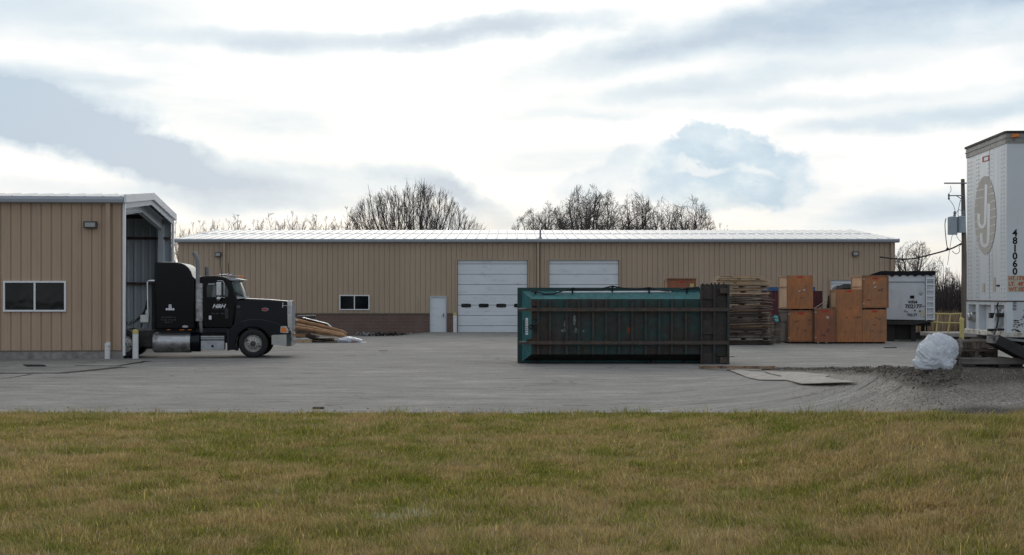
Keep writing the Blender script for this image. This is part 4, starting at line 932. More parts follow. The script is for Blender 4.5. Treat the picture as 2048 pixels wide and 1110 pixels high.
mb.tube([(CXp(1429), -.1, CZ(600)), (CXp(1430), -.1, CZ(592)), (CXp(1436), -.1, CZ(589)), (CXp(1450), -.1, CZ(589)), (CXp(1452), -.1, CZ(594))], .02, 6)
mb.tube([(CXp(1429), -.1, CZ(704)), (CXp(1434), -.1, CZ(711)), (CXp(1450), -.1, CZ(712))], .02, 6); mb.build('weld_loop', 'rust', post)
for px in (1404, 1412, 1421, 1428, 1436, 1446): mb = MB(); mb.box(CXp(px), CXp(px+2.5), -.1, .0, zt, zt+random.uniform(.02, .06)); mb.build('hinge_lug', 'dark', post)
mb = MB(); mb.box(px1, px1+.02, -.2, 2.3, zb, zt); mb.build('door_edge', 'rail_rust', post)
# skids / rollers touching the ground
for px in (1072, 1300, 1308, 1374):
    mb = MB(); mb.tube([(CXp(px), .3, .05), (CXp(px), .9, .05)], .055, 12); mb.build('roller', 'dark', tubo, smooth=True)
# cable threaded through hooks along the top
hk = [(1071, 582), (1146, 577), (1226, 572), (1300, 575), (1376, 576)]
for px, py in hk:
    mb = MB(); x = CXp(px); mb.bar((x, .36, CZ(py+12)), (x, .3, CZ(py)-.0), .05, .035); mb.bar((x-.06, .33, CZ(py+1)), (x+.06, .33, CZ(py+1)), .03, .05); mb.build('tie_hook', 'dark', tubo)
pts = []
ck = [(1062, 583, 0), (1071, 583, 0), (1090, 588, 0), (1110, 587, 0), (1128, 581, 0), (1146, 576, 0), (1165, 578, 0), (1190, 579, 0), (1210, 576, 0), (1226, 572, 0), (1245, 576, 0), (1275, 578, 0), (1300, 575, 0), (1318, 580, 0), (1338, 582, 0), (1360, 579, 0), (1376, 576, 0), (1400, 574.5, 0)]
mb = MB(); mb.tube([(CXp(a), .26, CZ(b2)) for a, b2, _ in ck], .026, 6); mb.build('tie_cable', 'wire', tubo, smooth=True)
mb = MB()
for cxp, cyp, ww, hh in ((1130, 648, 5, 20), (1149, 640, 8, 22), (1128, 661, 12, 9), (1152, 661, 9, 12), (1167, 662, 4, 5)):
    n = 11; pp = [(CXp(cxp)+math.cos(2*math.pi*i/n)*ww/2*CD/F*random.uniform(.5, 1.1), CZ(cyp)+math.sin(2*math.pi*i/n)*hh/2*CD/F*random.uniform(.5, 1.1)) for i in range(n)]
    mb.prism(pp, -.004, .0)
mb.build('bare_metal_scrape', 'scrape', fl)
mb = MB(); pp = [(CXp(1257)+math.cos(2*math.pi*i/10)*.07*random.uniform(.6, 1.1), CZ(660)+math.sin(2*math.pi*i/10)*.085*random.uniform(.7, 1.1)) for i in range(10)]; mb.prism(pp, -.004, 0); mb.build('rust_spot', 'orange_rust', fl)
# sticker on the flared end, following its slope
def onflare(px, py): # end face between floor edge x=fx0,y=.03 and x=CXp(1047),y=.42
    t = (px-1063)/(1047-1063); return (CXp(px)-.004, .03+.39*t-.012, CZ(py))
mb = MB(); a, b2, c2, d2 = onflare(1051.5, 670), onflare(1056.5, 670), onflare(1056.5, 636), onflare(1051.5, 636); mb.add([a, b2, c2, d2], [(0, 1, 2, 3)]); stc = mb.build('sticker', 'letters', sd)
ang_ = math.atan2(.39, CXp(1047)-fx0)
for k_, py_ in enumerate((641, 645, 648.5, 652.5, 656, 660, 664.5)):
    mb = MB(); a, b2, c2, d2 = [tuple(np.array(onflare(px_, q_))-np.array((.004, .004, 0))) for px_, q_ in ((1052.6, py_+2.2), (1055.4, py_+1.6), (1055.4, py_), (1052.6, py_+.8))]
    mb.add([a, b2, c2, d2], [(0, 1, 2, 3)]); mb.build('sticker_lettering', 'ink' if k_ > 2 else 'yellow', stc)
mb = MB(); a, b2, c2, d2 = onflare(1046.6, 665), onflare(1048.2, 665), onflare(1048.2, 640), onflare(1046.6, 640); mb.add([a, b2, c2, d2], [(0, 1, 2, 3)]); mb.build('faded_decal', 'letters_dim', sd)

# ------------------------------------------------------------------ scrap boards stacked behind the container
SD = 66.0
ztop = Z(553, SD); z = 0.0; k = 0; items = []
while z < ztop-.02:
    t = z/ztop
    xl = 1437+random.uniform(0, 7)+(10 if .10 < t < .28 else 0); xr = 1541+random.uniform(-8, 5)+4*(1-t)
    if t > .95: xl, xr = 1440+random.uniform(0, 3), 1526+random.uniform(-2, 3)
    elif t > .86: xl, xr = 1431+random.uniform(0, 8), 1541+random.uniform(-6, 5)
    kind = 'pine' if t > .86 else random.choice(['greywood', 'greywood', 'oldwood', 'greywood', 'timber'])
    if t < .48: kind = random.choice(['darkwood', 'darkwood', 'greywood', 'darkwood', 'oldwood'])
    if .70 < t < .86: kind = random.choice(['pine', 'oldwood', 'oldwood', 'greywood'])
    xa, xb = X(xl, SD), X(xr, SD); xc = (xa+xb)/2; w = xb-xa; y0 = SD+random.uniform(-.10, .12)
    tilt = .016+random.uniform(-.014, .022) if .3 < t < .8 else random.uniform(-.016, .008)
    th = random.choice([.02, .028, .035, .046, .05, .06, .085]); mb = MB()
    if th < .045: mb.box(-w/2, w/2, 0, 1.5, 0, th)
    elif th < .08:
        mb.box(-w/2, w/2, 0, 1.5, th-.020, th); s0 = random.uniform(-.5, -.1); s1 = random.uniform(.1, .5)
        mb.box(w*s0, w*s1, .05, 1.4, 0, th-.0201)
    else:
        mb.box(-w/2, w/2, 0, .11, th-.02, th); mb.box(-w/2, w/2, .111, 1.4, th-.019, th-.001); mb.box(-w/2, w/2, .02, .12, 0, .018)
        for bx in (-.46, -.02, .42): mb.box(w*bx, w*bx+.07, .03, 1.4, .0181, th-.0201)
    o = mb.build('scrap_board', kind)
    o.location = (xc, y0, z+abs(tilt)*w*.12); o.rotation_euler = (0, -tilt, random.uniform(-.05, .05))
    lb = 'dark weathered board in the tall pile of boards right of the green container'
    if kind == 'pine': lb = 'pale fresh wood board near the top of the tall pile right of the green container'
    elif kind == 'oldwood': lb = 'brown wooden board in the tall pile of boards right of the green container'
    tag(o, lb, 'board', 'boards in the tall scrap wood pile'); items.append(o)
    z += th*.93+random.uniform(.0, .012)
# splintered ends sticking out at the right
for i in range(14):
    py = 600+i*6+random.uniform(-2, 2); x = X(1540, SD); mb = MB()
    mb.bar((-.35, 0, 0), (random.uniform(.05, .22), -.02, random.uniform(-.05, .05)), .10, .018)
    o = mb.build('wood_offcut', random.choice(['greywood', 'pine', 'oldwood', 'timber'])); o.location = (x, SD+.1, Z(py, SD))
    tag(o, 'splintered board end poking out of the right side of the tall wood pile', 'board', 'splintered board ends in the wood pile')
mb = MB(); mb.obox((0, 0, 0), (.2, .1, .12), (0, .3, .2)); mb.obox((.05, 0, -.15), (.16, .1, .1), (0, -.3, .2)); o = mb.build('plastic_scrap', 'plasticblue'); o.location = (X(1551, 66.8), 66.8, Z(634, 66.8)); tag(o, 'small turquoise plastic scrap caught between the wood pile and the crates', 'scrap')
mb = MB(); mb.box(0, X(1562, 68)-X(1540, 68), 0, .7, 0, 1.2); mb.obox((.25, .1, 1.25), (.5, .3, .1), (0, .2, 0)); o = mb.build('debris_heap', 'greywood'); o.location = (X(1541, 68), 68.2, 0); tag(o, 'low dark heap of scrap between the tall wood pile and the stacked crates', 'scrap heap')

# ------------------------------------------------------------------ plywood crates
KD = 68.0
def crate(px0, px1, py0, py1, depth, label, face='crate', side='crate_side', zb=None, d=KD, border=True, marks='', batten=False):
    x0, x1 = X(px0, d), X(px1, d); z1 = Z(py0, d); z0 = Z(py1, d) if zb is None else zb; w = x1-x0; h = z1-z0
    t = thing('plywood_crate', label, 'crate', ((x0+x1)/2, d, z0), 0, 'plywood crates stacked in the yard')
    sk = .07
    mb = MB(); mb.box(-w/2, w/2, .0, depth, sk, h); bx = mb.build('crate_box', side, t)
    mb = MB(); mb.box(-w/2-.004, w/2+.004, -.018, -.001, sk, h+.006); fp = mb.build('front_panel', face, t)
    e = .07
    if border:
        mb = MB()
        mb.box(-w/2, w/2, -.032, -.0185, sk, sk+e); mb.box(-w/2, w/2, -.032, -.0185, h-e, h)
        mb.box(-w/2, -w/2+e, -.032, -.0185, sk+e, h-e); mb.box(w/2-e, w/2, -.032, -.0185, sk+e, h-e); mb.build('frame_batten', 'crate_frame', t)
    mb = MB()
    for yy_ in (.0, depth-.07):
        mb.box(-w/2-.03, -w/2-.001, yy_, yy_+.07, sk, h)
    mb.box(-w/2-.03, -w/2-.001, .07, depth-.07, h-.07, h); mb.box(-w/2-.03, -w/2-.001, .07, depth-.07, sk, sk+.07); mb.box(-w/2-.03, -w/2-.001, .07, depth-.07, h*.66, h*.66+.05)
    mb.build('side_batten', 'crate_edge' if side != 'crate_dark' else 'crate_dark', t)
    mb = MB()
    for f_ in (-.45, -.05, .36): mb.box(w*f_, w*f_+.09, .03, depth-.1, 0, sk-.001)
    mb.build('skid', 'under', t)
    yk = -.036 if border else -.022
    if 'r' in marks:   # red stencilled lozenge
        mb = MB(); cz = h-.13 if border else h-.08; ww = .16; mb.prism([(-ww, cz), (-ww*.6, cz+.03), (-.03, cz+.055), (.05, cz+.05), (ww*.7, cz+.025), (ww, cz-.005), (ww*.5, cz-.03), (-.02, cz-.045), (-ww*.7, cz-.03)], yk, yk+.003); mb.build('red_stencil', 'redmark', fp)
    mb = MB(); rnd = random.Random(int(px0*7+py0))
    for _ in range(6):
        a = rnd.uniform(-w*.38, w*.3); c = rnd.uniform(h*.15, h*.75)
        for j in range(rnd.randint(1, 4)):
            mb.box(a+j*.045, a+j*.045+.028, yk, yk+.003, c, c+rnd.uniform(.02, .06))
    mb.build('stencil_mark', 'darkmark', fp)
    if 'w' in marks:
        mb = MB()
        for _ in range(2): a = rnd.uniform(-w*.1, w*.15); c = rnd.uniform(h*.55, h*.8); mb.obox((a, yk, c), (.11, .003, .035), (0, rnd.uniform(-.6, .6), 0))
        mb.build('paper_label', 'whitemark', fp)
    if 'c' in marks:   # bright metal clips on the left edge
        mb = MB()
        for zz_ in (h*.16, h*.88): mb.box(-w/2+.01, -w/2+.08, yk-.004, yk+.003, zz_, zz_+.045)
        mb.build('clip', 'silver', fp)
    if 'y' in marks:
        mb = MB(); mb.box(w*.28, w*.42, yk, yk+.003, h-.4, h-.22); mb.build('yellow_label', 'yellow', fp)
    return t
crate(1576, 1628, 621, 687.5, 2.3, 'orange plywood crate with dark side, bottom left of the crate group', 'crate', 'crate_dark', zb=0, marks='rc')
crate(1575, 1626, 551, 616.5, 2.2, 'orange plywood crate with pale side, on top at the left of the crate group', 'crate', 'crate_side', zb=Z(621, KD)+.008, border=False, marks='rw')
crate(1629, 1671, 617, 687.5, 1.2, 'smallest reddish brown crate with dark frame, standing left of the tall crate', 'crate_red', 'crate_dark', zb=0, marks='rwc', batten=False, d=67.8)
crate(1673, 1724, 579, 687, 1.3, 'tallest orange plywood crate standing in the middle of the group', 'crate', 'crate_side', zb=0, border=False, marks='r')
crate(1673+4, 1724+1, 579.5, 687, 1.2, 'crate hidden behind the tallest orange crate, only its pale left side showing', 'crate', 'crate_side', zb=0, border=False, d=69.45)
crate(1725, 1773, 619.5, 687, 2.0, 'brown plywood crate at ground level at the right end of the crate group', 'crate_b', 'crate_side', zb=0, border=False, marks='r')
crate(1725, 1777, 551, 616.5, 2.2, 'framed brown plywood crate on top at the right end of the crate group', 'crate_b', 'crate_side', zb=Z(619.5, KD)+.008, marks='rwc')
crate(1335, 1392, 558, 700, 1.3, 'orange crate with yellow label rising behind the green container', 'crate_red', 'crate_edge', zb=0, d=73, marks='ry')
mb = MB(); mb.box(X(1333, 73), X(1394, 73), -.08, 1.4, 0, .035); o = mb.build('crate_lid', 'crate_edge', loc=None); o.location = (0, 73, Z(558, 73)+.012); tag(o, 'overhanging wooden lid on the orange crate behind the green container', 'lid')

# maroon bin with blue rim behind the crates
o = thing('maroon_bin', 'maroon steel bin with blue rim standing behind the wood pile and left crates', 'bin', (X(1590, 79), 79, 0))
wb = (X(1643, 79)-X(1537, 79))/2; hb = Z(574, 79)
mb = MB(); mb.box(-wb, wb, 0, 2.2, .1, hb-.2)
for k in range(9): mb.box(-wb+k*wb/4-.04, -wb+k*wb/4+.04, -.06, -.001, .1, hb-.2)
mb.build('bin_body', 'maroon', o); mb = MB(); mb.box(-wb-.03, wb-.35, -.08, 2.25, hb-.199, hb); mb.build('rim', 'blue', o)
mb = MB(); mb.box(-wb, wb, .2, 2, 0, .099); mb.build('skid', 'under', o)
# scrap planks leaning behind the small crate
for i in range(9):
    mb = MB(); a = (X(1620+random.uniform(-5, 8), 73), 73+i*.1, Z(625+i*4, 73)); b2 = (X(1655, 73), 73+i*.1, Z(600+i*6+random.uniform(-3, 3), 73)); mb.bar(a, b2, .14, .03)
    tag(mb.build('scrap_plank', random.choice(['greywood', 'oldwood', 'timber']), loc=a), 'dark scrap plank sloping up behind the smallest crate', 'plank', 'scrap planks behind the small crate')
# tarp covered load behind the tall crate
mb = MB(); nx, ny = 18, 6; x0, x1 = X(1667, 77), X(1712, 77)
vs = []
for j in range(ny+1):
    for i in range(nx+1):
        u = i/nx; h = Z(568, 77)*(.93+.07*math.sin(u*2.2))*(min(1, .85+.6*u)); 
        z = [0, h*.55, h*.93, h, h*.98, h*.5, 0][j]; y = [0, .02, .1, .5, 1.4, 1.9, 1.95][j]
        vs.append((x0+(x1-x0)*u+random.uniform(-.03, .03), 77+y+random.uniform(-.02, .02), z+(random.uniform(-.02, .02) if 0 < j < 6 else 0)))
mb.add(vs, [(j*(nx+1)+i, j*(nx+1)+i+1, (j+1)*(nx+1)+i+1, (j+1)*(nx+1)+i) for j in range(ny) for i in range(nx)])
for e in (0, nx): mb.add([vs[j*(nx+1)+e] for j in range(ny+1)], [tuple(range(ny+1))])
tag(mb.build('tarp_covered_load', 'tarp', loc=(x0, 77, 0)), 'load under a black tarp in front of the far right warehouse door, behind the crates', 'covered load')

# ------------------------------------------------------------------ white dump trailer
ND = 71.0
dt = thing('dump_trailer', 'grey white dump trailer with black tarp and side ladder, parked behind the right crates', 'trailer', (X(1815, ND), ND, 0), R(-14.5))
NX = lambda px: (px-1815)*ND/F
NZ = lambda py: Z(py, ND)
mb = MB(); z0, z1 = NZ(640), NZ(550)
mb.loft([[(NX(1762), 0, z0+.03), (NX(1850), 0, z0), (NX(1868), .0, z0+.0), (NX(1868), 0, z1), (NX(1762), 0, z1)], [(NX(1762), 9, z0+.03), (NX(1850), 9, z0), (NX(1868), 9, z0+.0), (NX(1868), 9, z1), (NX(1762), 9, z1)]])
tb = mb.build('trailer_body', 'trailer', dt)
mb = MB(); mb.box(NX(1762), NX(1868), -.03, -.002, NZ(564.5), NZ(563)); mb.box(NX(1849), NX(1850.2), -.03, -.002, NZ(640), NZ(552)); mb.build('panel_edge', 'steel', tb)
mb = MB(); mb.box(NX(1762)-.02, NX(1868)+.02, -.04, 9.1, z1, NZ(542)); mb.prism([(NX(1735), NZ(551.5)), (NX(1760), NZ(543)), (NX(1775), NZ(541)), (NX(1775), NZ(551.5))], -.0, 3)
for k in range(7): mb.prism([(NX(1764+k*15), z1+.002), (NX(1770+k*15), z1-.05-random.random()*.05), (NX(1776+k*15), z1+.002)], -.05, -.041)
mb.build('tarp', 'tarp', dt)
mb = MB()
for px in (1851.5, 1866): mb.box(NX(px)-.02, NX(px)+.02, -.09, -.045, NZ(641), NZ(556))
for k in range(8): z = NZ(557+k*11.6); mb.box(NX(1851.5), NX(1866), -.10, -.05, z-.022, z+.022)
mb.build('ladder', 'white', dt)
text('fleet_number', '702177', .255, 'ink', tb, (NX(1826.5), -.012, NZ(613)), sx=1.0, bold=.006)
text('fleet_number', '702177', .17, 'ink', tb, (NX(1824), -.012, NZ(630)), sx=.9, bold=.004)
text('fleet_letters', 'WN4', .20, 'ink', tb, (NX(1825), -.012, NZ(604.5)), sx=.9, bold=.006)
text('small_lettering', 'U', .2, 'ink', tb, (NX(1841), -.012, NZ(588)))
marks('small_lettering', .28, .05, 'steel', tb, (NX(1841), -.012, NZ(612.5)), 6)
mb = MB(); mb.box(NX(1820), NX(1828), -.02, -.002, NZ(597), NZ(591)); mb.build('black_decal', 'ink', tb)
mb = MB(); mb.box(NX(1840), NX(1849), -.02, -.002, NZ(633), NZ(620)); mb.build('yellow_patch', 'plate', tb)
mb = MB()
for px, py, r in ((1810, 622, .035), (1814, 623.5, .03), (1829.5, 621, .035), (1839, 622, .04)): mb.lathe([(r, -.03), (r, -.035), (.001, -.036)], (NX(px), 0, NZ(py)), 'y', 10)
mb.build('socket', 'dark', tb)
mb = MB(); mb.prism([(NX(1764), NZ(641)), (NX(1874), NZ(641)), (NX(1830), NZ(649)), (NX(1764), NZ(649))], -.15, .5); mb.box(NX(1770), NX(1860), .5, 8.5, NZ(652), NZ(641)); mb.build('under_frame', 'under', dt)
mb = MB(); mb.box(NX(1775), NX(1790), .2, .45, .0, NZ(649)); mb.box(NX(1822), NX(1831), .2, .45, .0, NZ(649)); mb.box(NX(1764), NX(1831), .5, .55, .1, NZ(645)); mb.build('landing_leg', 'under', dt)
for xw in (NX(1770), NX(1850)-.1):
    for yw in (6.5, 7.8):
        mb = MB(); mb.lathe([(.001, 0), (.3, .01), (.5, .02), (.5, .28), (.3, .3), (.001, .3)], (xw, yw, .5), 'x', 24); mb.build('wheel', 'dark', dt, smooth=True)

# low dark wall, loading platform, yellow railing
mb = MB(); mb.box(X(1764, 74.5), X(1885, 74.5), 0, .3, 0, Z(667, 74.5)); mb.box(X(1764, 74.5), X(1885, 74.5), -.05, .35, Z(667, 74.5), Z(665, 74.5)); o = mb.build('dark_low_wall', 'under'); o.location = (0, 74.5, 0); tag(o, 'low dark retaining wall behind the dump trailer, below the yellow railing', 'wall')
RD = 62.0
pf = thing('loading_platform', 'raised concrete platform edge under the yellow railing, left of the utility pole', 'platform', (X(1900, RD), RD, 0))
mb = MB(); mb.box(X(1873, RD)-X(1900, RD), 3.2, 0, 2.5, Z(674, RD), Z(666, RD)); mb.build('platform_deck', 'concrete', pf, bevel=.02)
mb = MB(); mb.box(X(1876, RD)-X(1900, RD), 3.1, .15, 2.4, 0, Z(674, RD)-.003); mb.build('platform_base', 'under', pf)
rl = thing('railing', 'bent yellow pipe railing along the raised platform left of the utility pole', 'railing', (X(1900, RD), RD, 0))
NX2 = lambda px: (px-1900)*RD/F
for pts in ([(1868, 627), (1880, 627.5), (1905, 628.3), (1925, 627)], [(1870, 644), (1890, 645.5), (1922, 646)]):
    mb = MB(); mb.tube([(NX2(a), .12, Z(b_, RD)) for a, b_ in pts], .028, 8); mb.build('rail', 'yellow', rl, smooth=True)
for a, b_ in (((1877.5, 628), (1874, 666)), ((1902.5, 628), (1897.5, 666)), ((1923, 627), (1922, 666))):
    mb = MB(); mb.tube([(NX2(a[0]), .12, Z(a[1], RD)), (NX2(b_[0]), .12, Z(b_[1], RD))], .03, 8); mb.build('post', 'yellow', rl, smooth=True)
r2 = thing('railing', 'second yellow railing lower down behind the low dark wall by the dump trailer', 'railing', (X(1850, 76), 76, 0))
mb = MB(); mb.tube([(X(1850, 76)-X(1850, 76), 0, 0), (0, 0, Z(640, 76))], .03, 8); mb.build('post', 'yellow', r2, smooth=True)
mb = MB(); mb.tube([(-1.5, 0, Z(645, 76)), (.9, 0, Z(645, 76))], .03, 8); mb.build('rail', 'yellow', r2, smooth=True)

# ------------------------------------------------------------------ utility pole
UD = 85.0
up = thing('utility_pole', 'brown wooden utility pole with two grey transformers behind the white box trailer', 'utility pole', (X(1927, UD), UD, 0))
UX = lambda px: (px-1927)*UD/F
UZ = lambda py: Z(py, UD)
mb = MB(); mb.tube([(UX(1929), 0, -.1), (UX(1928), 0, UZ(480)), (UX(1925.5), 0, UZ(358))], [.17, .14, .105], 14); mb.build('pole', 'pole', up, smooth=True)
mb = MB(); mb.box(UX(1887), UX(1960), -.2, -.08, UZ(368), UZ(365.5)); mb.build('crossarm', 'steel', up)
mb = MB(); mb.box(UX(1897), UX(1926), -.17, -.08, UZ(392.5), UZ(390.5)); mb.bar((UX(1912), -.12, UZ(392)), (UX(1924), -.12, UZ(400)), .04, .04); mb.build('crossarm', 'steel', up)
mb = MB(); mb.lathe([(.03, UZ(400)), (.07, UZ(397)), (.04, UZ(395)), (.07, UZ(391)), (.03, UZ(387))], (UX(1896.5), -.12, 0), 'z', 10); mb.build('insulator', 'steel', up)
def transformer(x, py0, py1, r):
    mb = MB(); z0, z1 = UZ(py1), UZ(py0); mb.lathe([(.001, z0), (r, z0+.01), (r, z1-.03), (r*1.04, z1-.03), (r*1.04, z1), (r*.7, z1+.05), (.001, z1+.07)], (x, -.2, 0), 'z', 20); t = mb.build('transformer', 'transformer', up, smooth=True)
    mb = MB(); mb.lathe([(.05, z1+.04), (.09, z1+.1), (.05, z1+.16), (.08, z1+.24), (.03, z1+.36)], (x+.1, -.25, 0), 'z', 10); mb.build('bushing', 'steel', t)
transformer(UX(1903), 435, 470, .27); transformer(UX(1921), 434, 466, .23)
def wire(pts, r, name='wire'):
    mb = MB(); P = [Vector((UX(a), -.2+c, UZ(b_))) for a, b_, c in pts]; out = []
    for i in range(len(P)-1):
        p0, p1, p2, p3 = P[max(i-1, 0)], P[i], P[i+1], P[min(i+2, len(P)-1)]
        for j in range(6):
            t = j/6; out.append(.5*((2*p1)+(p2-p0)*t+(2*p0-5*p1+4*p2-p3)*t*t+(3*p1-p0-3*p2+p3)*t**3))
    out.append(P[-1]); mb.tube(out, r, 5); mb.build(name, 'wire', up)
wire([(1789.5, 511, 3.6), (1815, 516, 2.4), (1840, 516, 1.8), (1868, 509, 1.2), (1897, 500, .5), (1910, 494, .2), (1921, 487, 0)], .045, 'service_cable')
wire([(1890, 437, 0), (1888, 450, 0), (1890, 478, 0), (1896, 497, .3)], .025)
wire([(1899, 372, 0), (1900, 381, 0), (1897, 386, 0)], .015); wire([(1897, 400, 0), (1904, 410, 0), (1909, 424, 0), (1910, 430, 0)], .015)
wire([(1903, 470, 0), (1900, 482, 0), (1893, 530, 0)], .014); wire([(1910, 470, 0), (1916, 480, 0), (1923, 485, 0)], .015)
wire([(1902, 502, 0), (1910, 508, 0), (1917, 503, 0), (1916, 494, 0), (1922, 488, 0)], .018); wire([(1919, 400, 0), (1914, 425, 0), (1916, 440, 0)], .018); wire([(1909, 428, 0), (1916, 420, 0), (1924, 424, 0)], .014)
mb = MB(); mb.obox((UX(1896.5), .2, UZ(498)), (.1, .12, .18), (0, .6, 0)); mb.build('clamp', 'dark', up)

# ------------------------------------------------------------------ white box trailer at the right
BZ = 1.13
bt = thing('box_trailer', 'white box trailer with tan oval logo on its nose at the right edge', 'trailer', (7.27, 22.05, BZ), -math.atan2(.15, 2.45))
def ny(px):
    q = (px-CX)/F; return (7.27-22.05*q)/(.998*q-.0611)
def NP(px, py):
    t = ny(px); return (t, CH-(py-HZ)*(22.05+.998*t)/F-BZ)
def SX(px): return (px-CX)/136.05-7.27
def SZ(py): return CH-(py-HZ)/136.05-BZ
TL, TW = 14.6, 2.455; zb, zt = 1.585-BZ, 4.60-BZ; zs = 2.105-BZ
mb = MB(); mb.prism([(0, .03), (.008, .008), (.03, 0), (TL, 0), (TL, TW), (.03, TW), (.008, TW-.008), (0, TW-.03)], zs, zt-.17, 'z')
skin = mb.build('trailer_skin', 'boxtrailer', bt, smooth=True)
mb = MB(); mb.prism([(-.012, .02), (.01, -.008), (.035, -.012), (TL, -.012), (TL, TW+.012), (.035, TW+.012), (.01, TW), (-.012, TW-.02)], zt-.17, zt-.02, 'z')
rail_ = mb.build('top_rail', 'rail', bt)
mb = MB(); mb.prism([(-.03, .03), (.0, -.03), (.04, -.035), (TL, -.035), (TL, TW+.035), (.04, TW+.035), (-.03, TW-.0)], zt-.02, zt+.012, 'z'); mb.build('roof_lip', 'under', rail_)
mb = MB(); mb.prism([(-.022, .02), (.005, -.018), (.04, -.02), (TL, -.02), (TL, -.0125), (.04, -.0125), (.01, -.0085), (-.0125, .02), (-.0125, TW), (-.022, TW)], zt-.095, zt-.080, 'z'); mb.build('rail_moulding', 'steel', rail_)
mb = MB(); mb.prism([(SX(2021), SZ(276)), (SX(2023), SZ(269)), (SX(2035), SZ(268)), (SX(2037), SZ(274))], -.05, -.013); mb.build('marker_light', 'amber', rail_, bevel=.006)
# lower nose with three recesses
mb = MB(); mb.box(.10, TL, .0, TW, zb+.06, zs-.001); mb.build('lower_body', 'trailer', bt)
rec = [(ny(1952), ny(1937)), (ny(1982), ny(1957.5)), (ny(2008.5), ny(1988))]
zr0, zr1 = NP(1960, 661)[1], NP(1960, 609)[1]
mb = MB(); mb.box(0, .099, 0, TW, zr1, zs-.001)
ys_ = [TW]+[v for a, b_ in rec for v in (b_, a)]+[0.0]
for i in range(0, len(ys_), 2): mb.box(0, .099, ys_[i+1], ys_[i], zb+.06, zr1-.0005)
mb.build('lower_panel', 'boxtrailer', bt)
mb = MB(); mb.box(-.03, .12, -.01, TW+.01, zb-.01, zb+.07); mb.box(.121, TL, -.012, .05, zb-.01, zb+.07); mb.build('bottom_sill', 'rusty', bt, bevel=.01)
mb = MB(); mb.box(-.014, .0, -.004, TW, zs-.004, zs+.012); mb.box(.0, TL, -.006, -.001, zs-.004, zs+.012); mb.build('seam_strip', 'rust', skin)
mb = MB(); t_ = ny(1979); mb.box(-.0025, .0, t_-.008, t_+.008, zs+.012, zt-.17); 
mb.build('panel_joint', 'rail', skin)
mb = MB()
for px in (1937, 1942.5, 1953.5, 1957.5, 1976.5, 1984, 2003.5, 2009):
    t_ = ny(px)
    if t_ < .02: t_ = .05
    for k in range(38):
        z = zs+.06+k*.064
        if z < zt-.2: mb.box(-.005, -.0, t_-.009, t_+.009, z-.006, z+.006)
mb.build('rivet_row', 'rivet', skin)
def on_nose(name, polys, m, lift=.004, th=.003, parent=skin):
    mb = MB()
    for pp in polys:
        mb.prism([NP(*p) for p in pp], -lift-th, -lift, 'x')
    return mb.build(name, m, parent)
el = []
c_, r_ = (1971.3, 430.5), (21.3, 78.5)
left, right = [], []
for i in range(60):
    t = 2*math.pi*i/60; el.append((c_[0]+r_[0]*math.cos(t), c_[1]+r_[1]*math.sin(t)))
lg = on_nose('nose_logo', [el], 'logo')
def stroke(pts, w):
    a = [(x-w/2*nx, y-w/2*ny_) for x, y, nx, ny_ in pts]; b_ = [(x+w/2*nx, y+w/2*ny_) for x, y, nx, ny_ in pts]; return [[a[i], a[i+1], b_[i+1], b_[i]] for i in range(len(pts)-1)]
def J(x, yt, yb, xl, yl, w, lean):
    """letter J: an upright stroke from the top that hooks back up at its left"""
    pts = [(x+lean, yt, 1, 0), (x+lean*.3, yb-22, 1, 0)]; xc = (x+xl)/2; rx = (x-xl)/2
    for k in range(0, 9):
        a = math.pi*k/8; pts.append((xc+rx*math.cos(a), yb-13+11*math.sin(a), math.cos(a), math.sin(a)*1.4))
    pts.append((xl, yl, -1, 0)); return stroke(pts, w)
polys = J(1971.5, 369, 456, 1958.5, 427, 5.2, 2.0)+J(1977.5, 407, 494, 1964, 466, 5.2, 1.2)
for k, (yr, yl) in enumerate(((373, 381), (387, 397), (402, 413), (418, 429), (434, 444), (450, 459), (466, 474), (482, 488))):
    yc = yl; dx = r_[0]*math.sqrt(max(0, 1-((yl-c_[1])/r_[1])**2)); xL = c_[0]-dx-.3; xe = 1969 if k < 2 else (1956 if k < 4 else 1961)
    if k in (0, 1): xe = 1969
    polys.append([(xL, yl+1.6), (xe, yl-2.2), (xe, yl-3.4), (xL, yl-.4)])
    dx = r_[0]*math.sqrt(max(0, 1-((yr-c_[1])/r_[1])**2)); xR = c_[0]+dx+.3; xs_ = 1977 if k < 2 else 1980
    polys.append([(xs_, yr+3.0), (xR, yr-.2), (xR, yr-2.4), (xs_, yr+2.2)])
on_nose('logo_letters', polys, 'boxtrailer', .0075, .002, lg)
on_nose('red_outline_label', [[(1965.5, 315.5), (1978.5, 311.5), (1978.5, 310), (1965.5, 314)], [(1965.5, 324.5), (1978.5, 321), (1978.5, 319.5), (1965.5, 323)], [(1965.5, 323), (1967, 322.6), (1967, 313.6), (1965.5, 314)], [(1977.2, 320), (1978.5, 319.6), (1978.5, 311.4), (1977.2, 311.8)]], 'redmark')
on_nose('placard', [[(1965, 584), (1970, 584), (1970, 567), (1965, 566)], [(1986, 583), (1991, 583), (1991, 555), (1986, 555)]], 'logo')
on_nose('black_label', [[(1993, 573), (2000, 573), (2000, 569.5), (1993, 569.5)]], 'ink')
